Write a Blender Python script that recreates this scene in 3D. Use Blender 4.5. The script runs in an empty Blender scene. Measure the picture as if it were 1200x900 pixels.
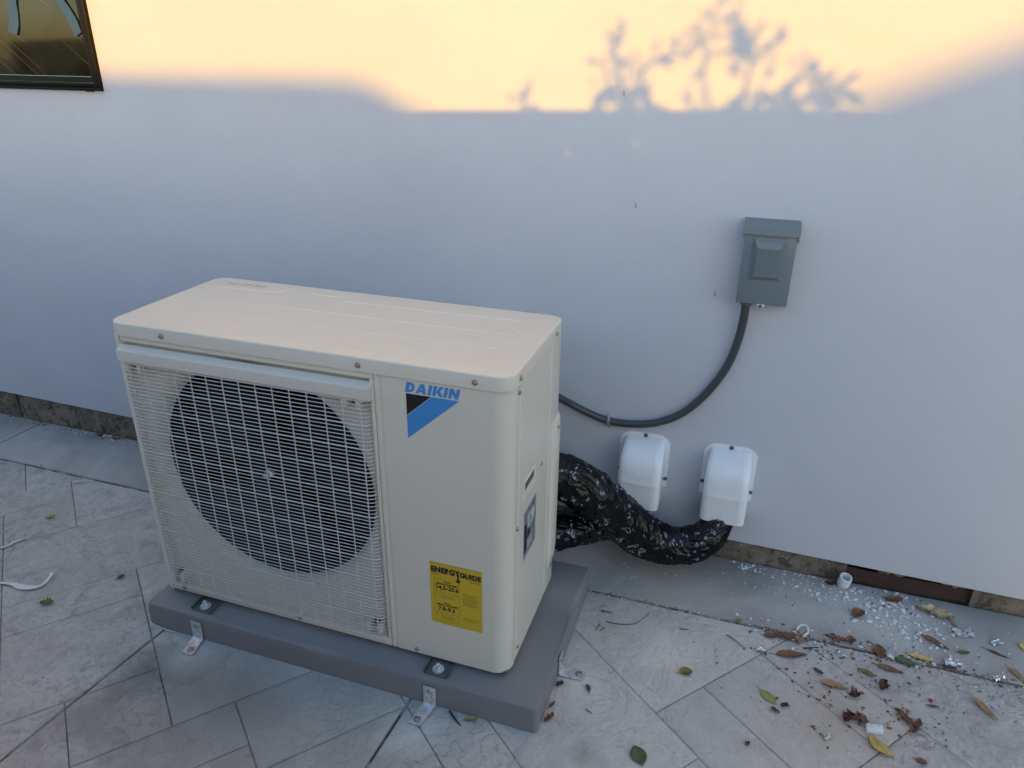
import bpy, bmesh, math, random
from mathutils import Vector, Matrix
random.seed(7)
S = bpy.context.scene
C = S.collection
R = math.radians

# ------------------------------------------------------------------ camera
cam_d = bpy.data.cameras.new('camera'); cam = bpy.data.objects.new('camera', cam_d); C.objects.link(cam)
P_, Y_, L_ = 0.4199, -0.3161, 0.0121
fw = Vector((math.sin(Y_)*math.cos(P_), math.cos(Y_)*math.cos(P_), -math.sin(P_)))
rt = Vector((math.cos(Y_), -math.sin(Y_), 0)); up = rt.cross(fw)
r2 = math.cos(L_)*rt + math.sin(L_)*up; u2 = -math.sin(L_)*rt + math.cos(L_)*up
M = Matrix((r2, u2, -fw)).transposed().to_4x4(); M.translation = Vector((1.3511, -1.9197, 1.3812))
cam.matrix_world = M
cam_d.sensor_width = 36; cam_d.lens = 36*857.3/1200; cam_d.clip_start = .02; cam_d.clip_end = 500
S.camera = cam

# ------------------------------------------------------------------ light
SUN = Vector((.25, -1, .145)).normalized()
W_ = bpy.data.worlds.new('World'); S.world = W_; W_.use_nodes = True
nt = W_.node_tree; bg = nt.nodes['Background']
sky = nt.nodes.new('ShaderNodeTexSky'); sky.sky_type = 'NISHITA'; sky.sun_disc = False
sky.sun_elevation = math.asin(SUN.z); sky.sun_rotation = math.atan2(SUN.x, SUN.y)
sky.dust_density = 1.0; sky.ozone_density = 1.6
nt.links.new(sky.outputs[0], bg.inputs[0]); bg.inputs[1].default_value = .15
sd = bpy.data.lights.new('sun', 'SUN'); sd.energy = 2.0; sd.angle = R(.5); sd.color = (.86, .39, .02)
so = bpy.data.objects.new('sun', sd); C.objects.link(so); so.rotation_euler = SUN.to_track_quat('Z', 'Y').to_euler()
so.location = (3, -8, 6)
S.view_settings.view_transform = 'Standard'; S.view_settings.look = 'None'
S.view_settings.exposure = 1.92; S.view_settings.gamma = 1
S.render.engine = 'CYCLES'
S.cycles.max_bounces = 8; S.cycles.diffuse_bounces = 5

# ------------------------------------------------------------------ materials
def mat(name, col, rough=.6, metal=0, var=None, bump=None, coat=0, spec=.5, trans=0, sss=0):
    """var: list of (scale, colour, lo, hi, detail, distortion, amount); bump: list of (scale, strength, detail, distortion)"""
    m = bpy.data.materials.new(name); m.use_nodes = True
    n = m.node_tree.nodes; l = m.node_tree.links; b = n['Principled BSDF']
    b.inputs['Base Color'].default_value = (*col, 1); b.inputs['Roughness'].default_value = rough
    b.inputs['Metallic'].default_value = metal; b.inputs['Coat Weight'].default_value = coat
    b.inputs['Specular IOR Level'].default_value = spec; b.inputs['Transmission Weight'].default_value = trans
    if sss:
        b.inputs['Subsurface Weight'].default_value = sss; b.inputs['Subsurface Radius'].default_value = (.01, .01, .01)
    tc = n.new('ShaderNodeTexCoord')
    if var:
        prev = None
        for (sc, c2, lo, hi, det, dis, amt) in var:
            t = n.new('ShaderNodeTexNoise'); t.inputs['Scale'].default_value = sc; t.inputs['Detail'].default_value = det
            t.inputs['Distortion'].default_value = dis; t.inputs['Roughness'].default_value = .6
            mp = n.new('ShaderNodeMapping'); mp.inputs['Location'].default_value = (sc*.37, sc*1.3, len(name))
            l.new(tc.outputs['Object'], mp.inputs[0]); l.new(mp.outputs[0], t.inputs['Vector'])
            r = n.new('ShaderNodeMapRange'); r.inputs[1].default_value = lo; r.inputs[2].default_value = hi; r.inputs[4].default_value = amt
            l.new(t.outputs[0], r.inputs[0])
            mx = n.new('ShaderNodeMix'); mx.data_type = 'RGBA'
            l.new(r.outputs[0], mx.inputs[0]); mx.inputs[7].default_value = (*c2, 1)
            if prev: l.new(prev, mx.inputs[6])
            else: mx.inputs[6].default_value = (*col, 1)
            prev = mx.outputs[2]
        l.new(prev, b.inputs['Base Color'])
    if bump:
        prevn = None
        for (sc, st, det, dis) in bump:
            t = n.new('ShaderNodeTexNoise'); t.inputs['Scale'].default_value = sc; t.inputs['Detail'].default_value = det
            t.inputs['Distortion'].default_value = dis
            l.new(tc.outputs['Object'], t.inputs['Vector'])
            bp = n.new('ShaderNodeBump'); bp.inputs['Strength'].default_value = st; bp.inputs['Distance'].default_value = .1/sc
            l.new(t.outputs[0], bp.inputs['Height'])
            if prevn: l.new(prevn, bp.inputs['Normal'])
            prevn = bp.outputs[0]
        l.new(prevn, b.inputs['Normal'])
    return m

m_stucco = mat('stucco_paint', (.45, .48, .555), .75, var=[(1.1, (.395, .42, .49), .4, .7, 4, .6, .7), (5, (.43, .45, .51), .5, .7, 8, 1.2, .5), (28, (.465, .495, .57), .5, .8, 5, .3, .4)],
               bump=[(2.5, .25, 3, .4), (30, .22, 5, .4), (220, .4, 4, 0)])
m_found = mat('foundation_concrete', (.125, .106, .082), .95, var=[(12, (.20, .178, .142), .45, .62, 7, .8, .9), (30, (.05, .042, .035), .50, .62, 7, .8, .9), (110, (.32, .30, .26), .6, .7, 4, .2, .7)],
              bump=[(22, 1, 8, .6), (110, .8, 5, 0)])
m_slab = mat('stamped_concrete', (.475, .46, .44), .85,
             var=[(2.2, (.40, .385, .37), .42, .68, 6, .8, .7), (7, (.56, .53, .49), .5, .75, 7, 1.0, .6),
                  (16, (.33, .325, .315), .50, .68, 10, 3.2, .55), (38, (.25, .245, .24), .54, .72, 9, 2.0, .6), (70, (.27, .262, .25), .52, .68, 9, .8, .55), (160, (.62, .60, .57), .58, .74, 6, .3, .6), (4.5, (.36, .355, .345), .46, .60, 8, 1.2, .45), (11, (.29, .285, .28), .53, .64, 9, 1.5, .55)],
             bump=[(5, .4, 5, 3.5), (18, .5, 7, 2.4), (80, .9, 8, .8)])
def creases(m, scale, col, amt, lo, hi, dist, stren):
    n = m.node_tree.nodes; l = m.node_tree.links; b = n['Principled BSDF']
    src = b.inputs['Base Color'].links[0].from_socket; nsrc = b.inputs['Normal'].links[0].from_socket
    tc = n.new('ShaderNodeTexCoord'); w = n.new('ShaderNodeTexNoise'); w.inputs['Scale'].default_value = scale; w.inputs['Detail'].default_value = 4
    w.inputs['Distortion'].default_value = dist; w.inputs['Roughness'].default_value = .45; l.new(tc.outputs['Object'], w.inputs[0])
    a = n.new('ShaderNodeMath'); a.operation = 'SUBTRACT'; a.inputs[1].default_value = .5; l.new(w.outputs[0], a.inputs[0])
    ab = n.new('ShaderNodeMath'); ab.operation = 'ABSOLUTE'; l.new(a.outputs[0], ab.inputs[0])
    mr = n.new('ShaderNodeMapRange'); mr.inputs[1].default_value = lo; mr.inputs[2].default_value = hi; mr.inputs[3].default_value = 1; mr.inputs[4].default_value = 0; l.new(ab.outputs[0], mr.inputs[0])
    n2 = n.new('ShaderNodeTexNoise'); n2.inputs['Scale'].default_value = scale*.6; n2.inputs['Detail'].default_value = 5; l.new(tc.outputs['Object'], n2.inputs[0])
    m2 = n.new('ShaderNodeMapRange'); m2.inputs[1].default_value = .48; m2.inputs[2].default_value = .62; m2.inputs[4].default_value = amt; l.new(n2.outputs[0], m2.inputs[0])
    mu = n.new('ShaderNodeMath'); mu.operation = 'MULTIPLY'; l.new(mr.outputs[0], mu.inputs[0]); l.new(m2.outputs[0], mu.inputs[1])
    mx = n.new('ShaderNodeMix'); mx.data_type = 'RGBA'; mx.inputs[7].default_value = (*col, 1); l.new(mu.outputs[0], mx.inputs[0]); l.new(src, mx.inputs[6]); l.new(mx.outputs[2], b.inputs['Base Color'])
    bp = n.new('ShaderNodeBump'); bp.invert = True; bp.inputs['Strength'].default_value = stren; bp.inputs['Distance'].default_value = .003
    l.new(mu.outputs[0], bp.inputs['Height']); l.new(nsrc, bp.inputs['Normal']); l.new(bp.outputs[0], b.inputs['Normal'])
def stain_and_light(m, spots):  # real stains, plus light and shade painted into the base colour
    n = m.node_tree.nodes; l = m.node_tree.links; b = n['Principled BSDF']
    src = b.inputs['Base Color'].links[0].from_socket; tc = n.new('ShaderNodeTexCoord')
    nz = n.new('ShaderNodeTexNoise'); nz.inputs['Scale'].default_value = 5; nz.inputs['Detail'].default_value = 7; nz.inputs['Roughness'].default_value = .65; nz.inputs['Distortion'].default_value = .5
    l.new(tc.outputs['Object'], nz.inputs[0])
    for (x, y, r, col, amt, soft) in spots:
        d = n.new('ShaderNodeVectorMath'); d.operation = 'DISTANCE'; d.inputs[1].default_value = (x, y, 0); l.new(tc.outputs['Object'], d.inputs[0])
        a = n.new('ShaderNodeMath'); a.operation = 'MULTIPLY_ADD'; a.inputs[1].default_value = soft; l.new(nz.outputs[0], a.inputs[0]); l.new(d.outputs['Value'], a.inputs[2])
        mr = n.new('ShaderNodeMapRange'); mr.inputs[1].default_value = r+soft*.5-soft*.22; mr.inputs[2].default_value = r+soft*.5+soft*.22; mr.inputs[3].default_value = amt; mr.inputs[4].default_value = 0
        l.new(a.outputs[0], mr.inputs[0]); mx = n.new('ShaderNodeMix'); mx.data_type = 'RGBA'; mx.inputs[7].default_value = (*col, 1)
        l.new(mr.outputs[0], mx.inputs[0]); l.new(src, mx.inputs[6]); src = mx.outputs[2]
    l.new(src, b.inputs['Base Color'])
creases(m_slab, 7, (.22, .215, .21), .75, .0, .022, 2.2, .6)
creases(m_slab, 19, (.26, .255, .25), .7, .0, .035, 1.6, .5)
stain_and_light(m_slab, [(.18, -.86, .035, (.15, .15, .15), .7, .2), (.42, -.93, .035, (.17, .17, .165), .7, .2), (.24, -.93, .03, (.16, .16, .155), .7, .2), (.05, -1.08, .06, (.20, .19, .17), .6, .3), (1.35, -.62, .45, (.60, .575, .54), .55, .9), (.30, -.98, .22, (.24, .23, .22), .65, .5), (.12, -.90, .07, (.16, .155, .15), .8, .25), (.35, -.90, .05, (.18, .17, .165), .7, .25),  # wide pale spot right of pad, wide dark ones in front: painted light, shade
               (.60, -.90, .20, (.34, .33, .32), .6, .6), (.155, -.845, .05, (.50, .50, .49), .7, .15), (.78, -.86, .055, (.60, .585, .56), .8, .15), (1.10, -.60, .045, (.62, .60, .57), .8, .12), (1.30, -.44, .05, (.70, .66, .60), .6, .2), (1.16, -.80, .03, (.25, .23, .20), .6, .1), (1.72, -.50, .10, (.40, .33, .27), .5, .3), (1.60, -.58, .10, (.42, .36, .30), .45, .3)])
m_strip = mat('mow_strip_concrete', (.39, .375, .37), .8,
              var=[(3, (.25, .243, .238), .4, .65, 5, .8, .8), (9, (.37, .34, .29), .5, .75, 6, .7, .7), (50, (.42, .41, .39), .6, .8, 5, .2, .5)],
              bump=[(8, .3, 4, 1.5), (60, .2, 5, .5)])
stain_and_light(m_strip, [(1.80, -.10, .12, (.52, .52, .52), .5, .35), (1.25, -.08, .18, (.42, .37, .28), .55, .5), (1.75, -.16, .10, (.50, .48, .44), .5, .4), (1.40, .0, .12, (.20, .19, .18), .6, .3), (2.1, -.02, .10, (.22, .22, .22), .5, .3), (-1.0, .0, .03, (.16, .15, .13), .6, .1)])
stain_and_light(m_stucco, [(1.0, 0, .16, (.40, .42, .46), .35, .5), (2.0, 0, .14, (.38, .39, .42), .35, .4), (-.9, 0, .14, (.38, .40, .44), .35, .4), (1.75, 0, .62, (.50, .53, .60), .3, .6), (1.2, 0, 1.13, (.50, .52, .57), .35, .25)])
m_joint = mat('joint_dirt', (.09, .08, .07), 1, var=[(13, (.33, .32, .30), .46, .54, 6, .5, .95), (60, (.10, .09, .08), .5, .7, 4, 0, .8)], bump=[(120, .8, 4, 0)])
m_soil = mat('soil', (.12, .10, .07), 1, var=[(3, (.09, .10, .05), .45, .6, 5, 0, .8)])
m_ivory = mat('ivory_enamel', (.675, .635, .555), .32, var=[(3, (.645, .605, .53), .4, .7, 4, .5, .5), (22, (.58, .55, .485), .58, .78, 7, .6, .35), (140, (.50, .46, .40), .68, .78, 3, 0, .5)], bump=[(350, .05, 2, 0), (3, .03, 2, 0)])
m_guard = mat('guard_plastic_coating', (.58, .575, .56), .4)
m_bar = mat('guard_bar_plastic', (.62, .585, .53), .45, bump=[(300, .05, 2, 0)])
m_black = mat('black_shroud', (.004, .0045, .006), .5)
m_fan = mat('fan_plastic', (.004, .005, .007), .4, spec=.3)
m_coil = mat('coil_fins', (.006, .006, .008), .5)
m_steel = mat('zinc_steel', (.80, .82, .85), .32, .75, var=[(60, (.33, .36, .40), .45, .7, 4, .6, .8)], bump=[(90, .2, 3, 0)])
m_dsteel = mat('dull_dark_steel', (.13, .14, .15), .5, .6, var=[(50, (.2, .2, .2), .5, .7, 3, 0, .6)])
m_screw = mat('screw_steel', (.42, .42, .42), .35, .9)
m_blue = mat('logo_blue', (.055, .26, .62), .45)
m_ink = mat('black_ink', (.012, .012, .014), .5)
m_yellow = mat('label_yellow', (.62, .43, .025), .5, var=[(12, (.55, .38, .02), .4, .7, 3, 0, .5)], bump=[(25, .08, 3, .5)])
m_white_l = mat('label_white', (.6, .62, .62), .4)
m_silver = mat('label_silver', (.36, .39, .41), .35, .3, var=[(70, (.16, .18, .20), .45, .6, 3, .5, .9)])
m_pad = mat('pad_plastic', (.19, .19, .205), .42, var=[(4, (.215, .213, .225), .4, .7, 5, .5, .7), (45, (.28, .27, .27), .62, .75, 6, .8, .5)],
            bump=[(200, .3, 4, 0), (12, .12, 4, .5)])
m_box = mat('disconnect_enamel', (.13, .165, .195), .42, var=[(15, (.145, .18, .205), .4, .7, 4, 0, .6)], bump=[(250, .05, 2, 0)])
m_conduit = mat('conduit_pvc', (.045, .052, .06), .45, bump=[(60, .08, 2, 0)])
m_cover = mat('cover_white_plastic', (.74, .76, .80), .22, var=[(6, (.69, .71, .76), .4, .7, 4, .4, .5)], sss=.12)
m_alu = mat('window_frame_paint', (.003, .003, .004), .35, spec=.25)
m_tape = mat('blue_masking_tape', (.018, .065, .15), .7, bump=[(60, .3, 3, 0)])
m_wood = mat('fence_wood', (.22, .14, .08), .8, var=[(5, (.15, .095, .055), .4, .7, 5, 1, .8)])
m_rot = mat('weathered_board', (.050, .030, .024), .95, var=[(25, (.05, .035, .03), .45, .65, 6, 1, .9)], bump=[(30, .8, 5, 1)])
m_dark = mat('dark_void', (.01, .009, .008), 1)
m_roof = mat('roof_shingle', (.12, .10, .085), .9)
m_nwall = mat('neighbour_stucco', (.45, .38, .30), .9)
m_bark = mat('bark', (.10, .075, .05), .9, bump=[(40, .6, 4, 0)])
m_leafg = mat('shrub_leaf', (.05, .09, .03), .5)
m_wplast = mat('white_plastic', (.66, .68, .70), .4)
m_chip = mat('white_paint_chip', (.66, .68, .70), .8, var=[(80, (.4, .42, .42), .5, .7, 3, 0, .6)])
m_foil = mat('crumpled_foil', (.6, .62, .65), .25, .8, bump=[(120, 1, 3, 0)])

def wrapmat():
    m = mat('black_bag_wrap', (.002, .0025, .004), .19, spec=.26)
    n = m.node_tree.nodes; l = m.node_tree.links; b = n['Principled BSDF']
    uv = n.new('ShaderNodeUVMap'); uv.uv_map = 'UVMap'
    # printed white loops: thin rings around voronoi cells, broken by noise
    v = n.new('ShaderNodeTexVoronoi'); v.inputs['Scale'].default_value = 44; v.inputs['Randomness'].default_value = .9
    nz = n.new('ShaderNodeTexNoise'); nz.inputs['Scale'].default_value = 30; nz.inputs['Detail'].default_value = 3
    l.new(uv.outputs[0], nz.inputs['Vector'])
    mxv = n.new('ShaderNodeMix'); mxv.data_type = 'RGBA'; mxv.inputs[0].default_value = .05
    l.new(uv.outputs[0], mxv.inputs[6]); l.new(nz.outputs['Color'], mxv.inputs[7]); l.new(mxv.outputs[2], v.inputs['Vector'])
    a = n.new('ShaderNodeMath'); a.operation = 'SUBTRACT'; a.inputs[1].default_value = .27; l.new(v.outputs['Distance'], a.inputs[0])
    ab = n.new('ShaderNodeMath'); ab.operation = 'ABSOLUTE'; l.new(a.outputs[0], ab.inputs[0])
    r = n.new('ShaderNodeMapRange'); r.inputs[1].default_value = .075; r.inputs[2].default_value = .03; l.new(ab.outputs[0], r.inputs[0])
    n2 = n.new('ShaderNodeTexNoise'); n2.inputs['Scale'].default_value = 15; n2.inputs['Detail'].default_value = 5; n2.inputs['Distortion'].default_value = 1
    l.new(uv.outputs[0], n2.inputs['Vector'])
    r2_ = n.new('ShaderNodeMapRange'); r2_.inputs[1].default_value = .50; r2_.inputs[2].default_value = .56; l.new(n2.outputs[0], r2_.inputs[0])
    mu = n.new('ShaderNodeMath'); mu.operation = 'MULTIPLY'; l.new(r.outputs[0], mu.inputs[0]); l.new(r2_.outputs[0], mu.inputs[1])
    mx = n.new('ShaderNodeMix'); mx.data_type = 'RGBA'; mx.inputs[6].default_value = (.002, .0025, .004, 1); mx.inputs[7].default_value = (.24, .27, .33, 1)
    l.new(mu.outputs[0], mx.inputs[0]); l.new(mx.outputs[2], b.inputs['Base Color'])
    # creases
    tc = n.new('ShaderNodeTexCoord')
    w = n.new('ShaderNodeTexNoise'); w.noise_type = 'RIDGED_MULTIFRACTAL'; w.inputs['Scale'].default_value = 26; w.inputs['Detail'].default_value = 5
    w.inputs['Distortion'].default_value = .8
    l.new(tc.outputs['Object'], w.inputs['Vector'])
    bp = n.new('ShaderNodeBump'); bp.inputs['Strength'].default_value = 1; bp.inputs['Distance'].default_value = .008
    l.new(w.outputs[0], bp.inputs['Height']); l.new(bp.outputs[0], b.inputs['Normal'])
    return m
m_wrap = wrapmat()

def glassmat():
    m = bpy.data.materials.new('dusty_window_glass'); m.use_nodes = True
    n = m.node_tree.nodes; l = m.node_tree.links; b = n['Principled BSDF']
    b.inputs['Roughness'].default_value = .06; b.inputs['Specular IOR Level'].default_value = .6
    tc = n.new('ShaderNodeTexCoord')
    nz = n.new('ShaderNodeTexNoise'); nz.inputs['Scale'].default_value = 4; nz.inputs['Detail'].default_value = 7; nz.inputs['Distortion'].default_value = .6
    l.new(tc.outputs['Object'], nz.inputs[0])
    # long thin wiped streaks
    mp = n.new('ShaderNodeMapping'); mp.vector_type = 'TEXTURE'; mp.inputs['Rotation'].default_value = (0, R(38), 0); mp.inputs['Scale'].default_value = (.9, 1, .012)
    l.new(tc.outputs['Object'], mp.inputs[0])
    st = n.new('ShaderNodeTexNoise'); st.inputs['Scale'].default_value = 1.6; st.inputs['Detail'].default_value = 3; l.new(mp.outputs[0], st.inputs[0])
    r = n.new('ShaderNodeMapRange'); r.inputs[1].default_value = .60; r.inputs[2].default_value = .74; r.inputs[4].default_value = .8; l.new(st.outputs[0], r.inputs[0])
    mx = n.new('ShaderNodeMix'); mx.data_type = 'RGBA'; mx.inputs[6].default_value = (.003, .0045, .005, 1); mx.inputs[7].default_value = (.012, .018, .018, 1)
    rr = n.new('ShaderNodeMapRange'); rr.inputs[1].default_value = .42; rr.inputs[2].default_value = .62; l.new(nz.outputs[0], rr.inputs[0])
    l.new(rr.outputs[0], mx.inputs[0])
    m2 = n.new('ShaderNodeMix'); m2.data_type = 'RGBA'; m2.inputs[7].default_value = (.07, .075, .065, 1)
    l.new(r.outputs[0], m2.inputs[0]); l.new(mx.outputs[2], m2.inputs[6]); l.new(m2.outputs[2], b.inputs['Base Color'])
    return m
m_glass = glassmat()

# ------------------------------------------------------------------ helpers
def link(name, me, m=None, parent=None, smooth=True, ang=35):
    o = bpy.data.objects.new(name, me); C.objects.link(o)
    if m is not None and not me.materials: me.materials.append(m)
    if smooth:
        for p in me.polygons: p.use_smooth = True
        me.set_sharp_from_angle(angle=R(ang))
    if parent: o.parent = parent
    return o
def bobj(name, bm, m, parent=None, smooth=True, ang=35):
    bmesh.ops.recalc_face_normals(bm, faces=bm.faces)
    me = bpy.data.meshes.new(name); bm.to_mesh(me); bm.free()
    return link(name, me, m, parent, smooth, ang)
def tag(o, label=None, cat=None, group=None, kind=None):
    if label: o['label'] = label
    if cat: o['category'] = cat
    if group: o['group'] = group
    if kind: o['kind'] = kind
    return o
def empty(name, loc=(0, 0, 0)):
    # parts are authored in world coordinates; the empty stands at the base
    o = bpy.data.objects.new(name, None); C.objects.link(o); o.location = loc; o.empty_display_size = .1
    return o
def adopt(root):
    """keep children where they were authored although the root empty is at its base"""
    inv = Matrix.Translation(root.location).inverted()
    for ch in [o for o in bpy.data.objects if o.parent == root]: ch.matrix_parent_inverse = inv
def box(bm, x0, x1, y0, y1, z0, z1, bev=0, seg=2):
    vs = [bm.verts.new((x, y, z)) for x in (x0, x1) for y in (y0, y1) for z in (z0, z1)]
    f = [bm.faces.new([vs[i] for i in q]) for q in ((0, 1, 3, 2), (4, 6, 7, 5), (0, 4, 5, 1), (2, 3, 7, 6), (0, 2, 6, 4), (1, 5, 7, 3))]
    if bev:
        es = list({e for q in f for e in q.edges})
        bmesh.ops.bevel(bm, geom=es, offset=bev, segments=seg, profile=.5, affect='EDGES')
def bx(name, m, parent, *a, bev=0, seg=2, **k):
    bm = bmesh.new(); box(bm, *a, bev=bev, seg=seg); return bobj(name, bm, m, parent, **k)
def loft(bm, rings, cap0=True, cap1=True, closed=True):
    vr = [[bm.verts.new(p) for p in r] for r in rings]
    n = len(rings[0])
    for a, b in zip(vr, vr[1:]):
        for i in range(n if closed else n-1):
            j = (i+1) % n
            try: bm.faces.new((a[i], a[j], b[j], b[i]))
            except ValueError: pass
    if cap0: bm.faces.new(vr[0][::-1])
    if cap1: bm.faces.new(vr[-1])
    return vr
def rrect(x0, x1, y0, y1, z, r, n=5):
    pts = []
    for cx, cy, a0 in ((x1-r, y1-r, 0), (x0+r, y1-r, 90), (x0+r, y0+r, 180), (x1-r, y0+r, 270)):
        for k in range(n+1):
            a = R(a0+90*k/n); pts.append((cx+r*math.cos(a), cy+r*math.sin(a), z))
    return pts
def sheet(bm, prof, z0, z1, t):
    """open XY profile of thin sheet metal, extruded in z"""
    pts = [Vector(p) for p in prof]; off = []
    for i, p in enumerate(pts):
        d = (pts[min(i+1, len(pts)-1)]-pts[max(i-1, 0)]).normalized(); off.append(p+Vector((-d.y, d.x))*t)
    loop = pts+off[::-1]
    loft(bm, [[(p.x, p.y, z0) for p in loop], [(p.x, p.y, z1) for p in loop]], False, False)
    # strip caps
    bm.verts.ensure_lookup_table()
    n = len(pts); base = len(bm.verts)-4*n
    for k in (0, 2*n):
        for i in range(n-1):
            a = base+k+i; b = a+1; c = base+k+2*n-1-i-1; d = c+1
            try: bm.faces.new((bm.verts[a], bm.verts[b], bm.verts[c], bm.verts[d]))
            except ValueError: pass
def spline(pts, step=8):
    P = [Vector(p) for p in pts]; P = [2*P[0]-P[1]]+P+[2*P[-1]-P[-2]]; out = []
    for i in range(1, len(P)-2):
        for k in range(step):
            t = k/step; a, b, c, d = P[i-1:i+3]
            out.append(.5*((2*b)+(c-a)*t+(2*a-5*b+4*c-d)*t*t+(3*b-a-3*c+d)*t**3))
    out.append(P[-2]); return out
def plate(bm, rows, t):
    t = Vector(t); loft(bm, [[Vector(p) for p in r]+[Vector(p)-t for p in r[::-1]] for r in rows])
def tube(bm, pts, rad, n=10, caps=True, uvlay=None, disp=None, flat=1):
    P = [Vector(p) for p in pts]; N = len(P)
    rad = rad if callable(rad) else (lambda t, r=rad: r)
    tan = [(P[min(i+1, N-1)]-P[max(i-1, 0)]).normalized() for i in range(N)]
    nrm = tan[0].orthogonal().normalized(); rings = []; L = 0; Ls = []
    for i in range(N):
        if i:
            L += (P[i]-P[i-1]).length
            ax = tan[i-1].cross(tan[i])
            if ax.length > 1e-7: nrm = Matrix.Rotation(tan[i-1].angle(tan[i]), 3, ax.normalized()) @ nrm
        b = tan[i].cross(nrm); r = rad(i/(N-1)); ring = []
        for k in range(n):
            a = 2*math.pi*k/n; d = math.cos(a)*nrm+math.sin(a)*b*flat
            q = P[i]+d*r
            if disp: q = q+d*disp(q, L, a)
            ring.append(q)
        rings.append(ring); Ls.append(L)
    vr = loft(bm, rings, caps, caps)
    if uvlay is not None:
        idx = {}
        for i, ring in enumerate(vr):
            for k, v in enumerate(ring): idx[v] = (i, k)
        for f in bm.faces:
            if all(v in idx for v in f.verts) and len(f.verts) == 4:
                ks = [idx[v][1] for v in f.verts]; wrap = max(ks)-min(ks) > 1
                for lp in f.loops:
                    i, k = idx[lp.vert]
                    if wrap and k == 0: k = n
                    lp[uvlay].uv = (Ls[i], k/n*2*math.pi*rad(.5))
    return vr
def revolve(bm, prof, origin, axis, n=24, cap0=True, cap1=True):
    """prof: list of (radius, height) along axis"""
    ax = Vector(axis).normalized(); e1 = ax.orthogonal().normalized(); e2 = ax.cross(e1); o = Vector(origin)
    rings = [[o+ax*h+(e1*math.cos(2*math.pi*k/n)+e2*math.sin(2*math.pi*k/n))*max(r, 1e-5) for k in range(n)] for r, h in prof]
    loft(bm, rings, cap0, cap1)
_screw = {}
def screw(parent, loc, axis, r=.0042, name='screw', m=None):
    key = (tuple(axis), r, name)
    if key not in _screw:
        bm = bmesh.new(); revolve(bm, [(r*1.5, 0), (r*1.5, .0008), (r*1.05, .001), (r, .0035), (r*.8, .0042), (r*.3, .0042), (r*.25, .003)], (0, 0, 0), axis, 12)
        bmesh.ops.recalc_face_normals(bm, faces=bm.faces)
        me = bpy.data.meshes.new(name); bm.to_mesh(me); bm.free(); me.materials.append(m or m_screw)
        for p in me.polygons: p.use_smooth = True
        me.set_sharp_from_angle(angle=R(40)); _screw[key] = me
    o = bpy.data.objects.new(name, _screw[key]); C.objects.link(o); o.location = loc
    if parent: o.parent = parent
    return o
def text(name, body, size, m, parent, mw, bold=0, shear=0, extr=.0002, align='LEFT', wscale=1, space=1):
    cu = bpy.data.curves.new(name, 'FONT'); cu.body = body; cu.size = size; cu.offset = bold; cu.shear = shear; cu.extrude = extr
    cu.align_x = align; cu.space_character = space
    tmp = bpy.data.objects.new('tmp', cu); C.objects.link(tmp)
    dg = bpy.context.evaluated_depsgraph_get(); me = bpy.data.meshes.new_from_object(tmp.evaluated_get(dg))
    bpy.data.objects.remove(tmp); bpy.data.curves.remove(cu)
    me.transform(mw @ Matrix.Diagonal((wscale, 1, 1, 1))); me.materials.clear(); me.materials.append(m)
    o = bpy.data.objects.new(name, me); C.objects.link(o)
    if parent: o.parent = parent
    return o
def front(x, z, y):           # text plane facing -y
    return Matrix.Translation((x, y, z)) @ Matrix.Rotation(R(90), 4, 'X')

# ================================================================== SETTING
gr = bx('ground', m_soil, None, -150, 150, -150, 150, -.3, -.03, smooth=False); tag(gr, kind='structure')

patio = empty('patio'); tag(patio, 'grey stamped concrete patio of angled slabs with dark joints', kind='structure')
def poly(bm, pts, z0, z1, bev):
    """slab piece with a chamfered rim, pts counter-clockwise"""
    P = [Vector(p) for p in pts]; n = len(P); ins = []
    for i in range(n):
        a, b, c = P[i-1], P[i], P[(i+1) % n]
        d1 = (b-a).normalized(); d2 = (c-b).normalized(); n1 = Vector((-d1.y, d1.x)); n2 = Vector((-d2.y, d2.x))
        k = (n1+n2); k = k/max(k.dot(n1), .35); ins.append((k))
    def off(d): return [P[i]+ins[i]*d for i in range(n)]
    rings = [[(p.x, p.y, z) for p in off(d)] for d, z in ((0, z0), (0, z1-bev*1.1), (bev*.35, z1-bev*.35), (bev*1.3, z1))]
    loft(bm, rings, False, True)
def clip(pts, nx, ny, c):     # keep nx*x+ny*y <= c
    out = []
    for i in range(len(pts)):
        a, b = pts[i], pts[(i+1) % len(pts)]
        da, db = nx*a[0]+ny*a[1]-c, nx*b[0]+ny*b[1]-c
        if da <= 0: out.append(a)
        if da*db < 0:
            t = da/(da-db); out.append((a[0]+(b[0]-a[0])*t, a[1]+(b[1]-a[1])*t))
    return out
def area(p): return .5*sum(p[i-1][0]*p[i][1]-p[i][0]*p[i-1][1] for i in range(len(p)))
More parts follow.
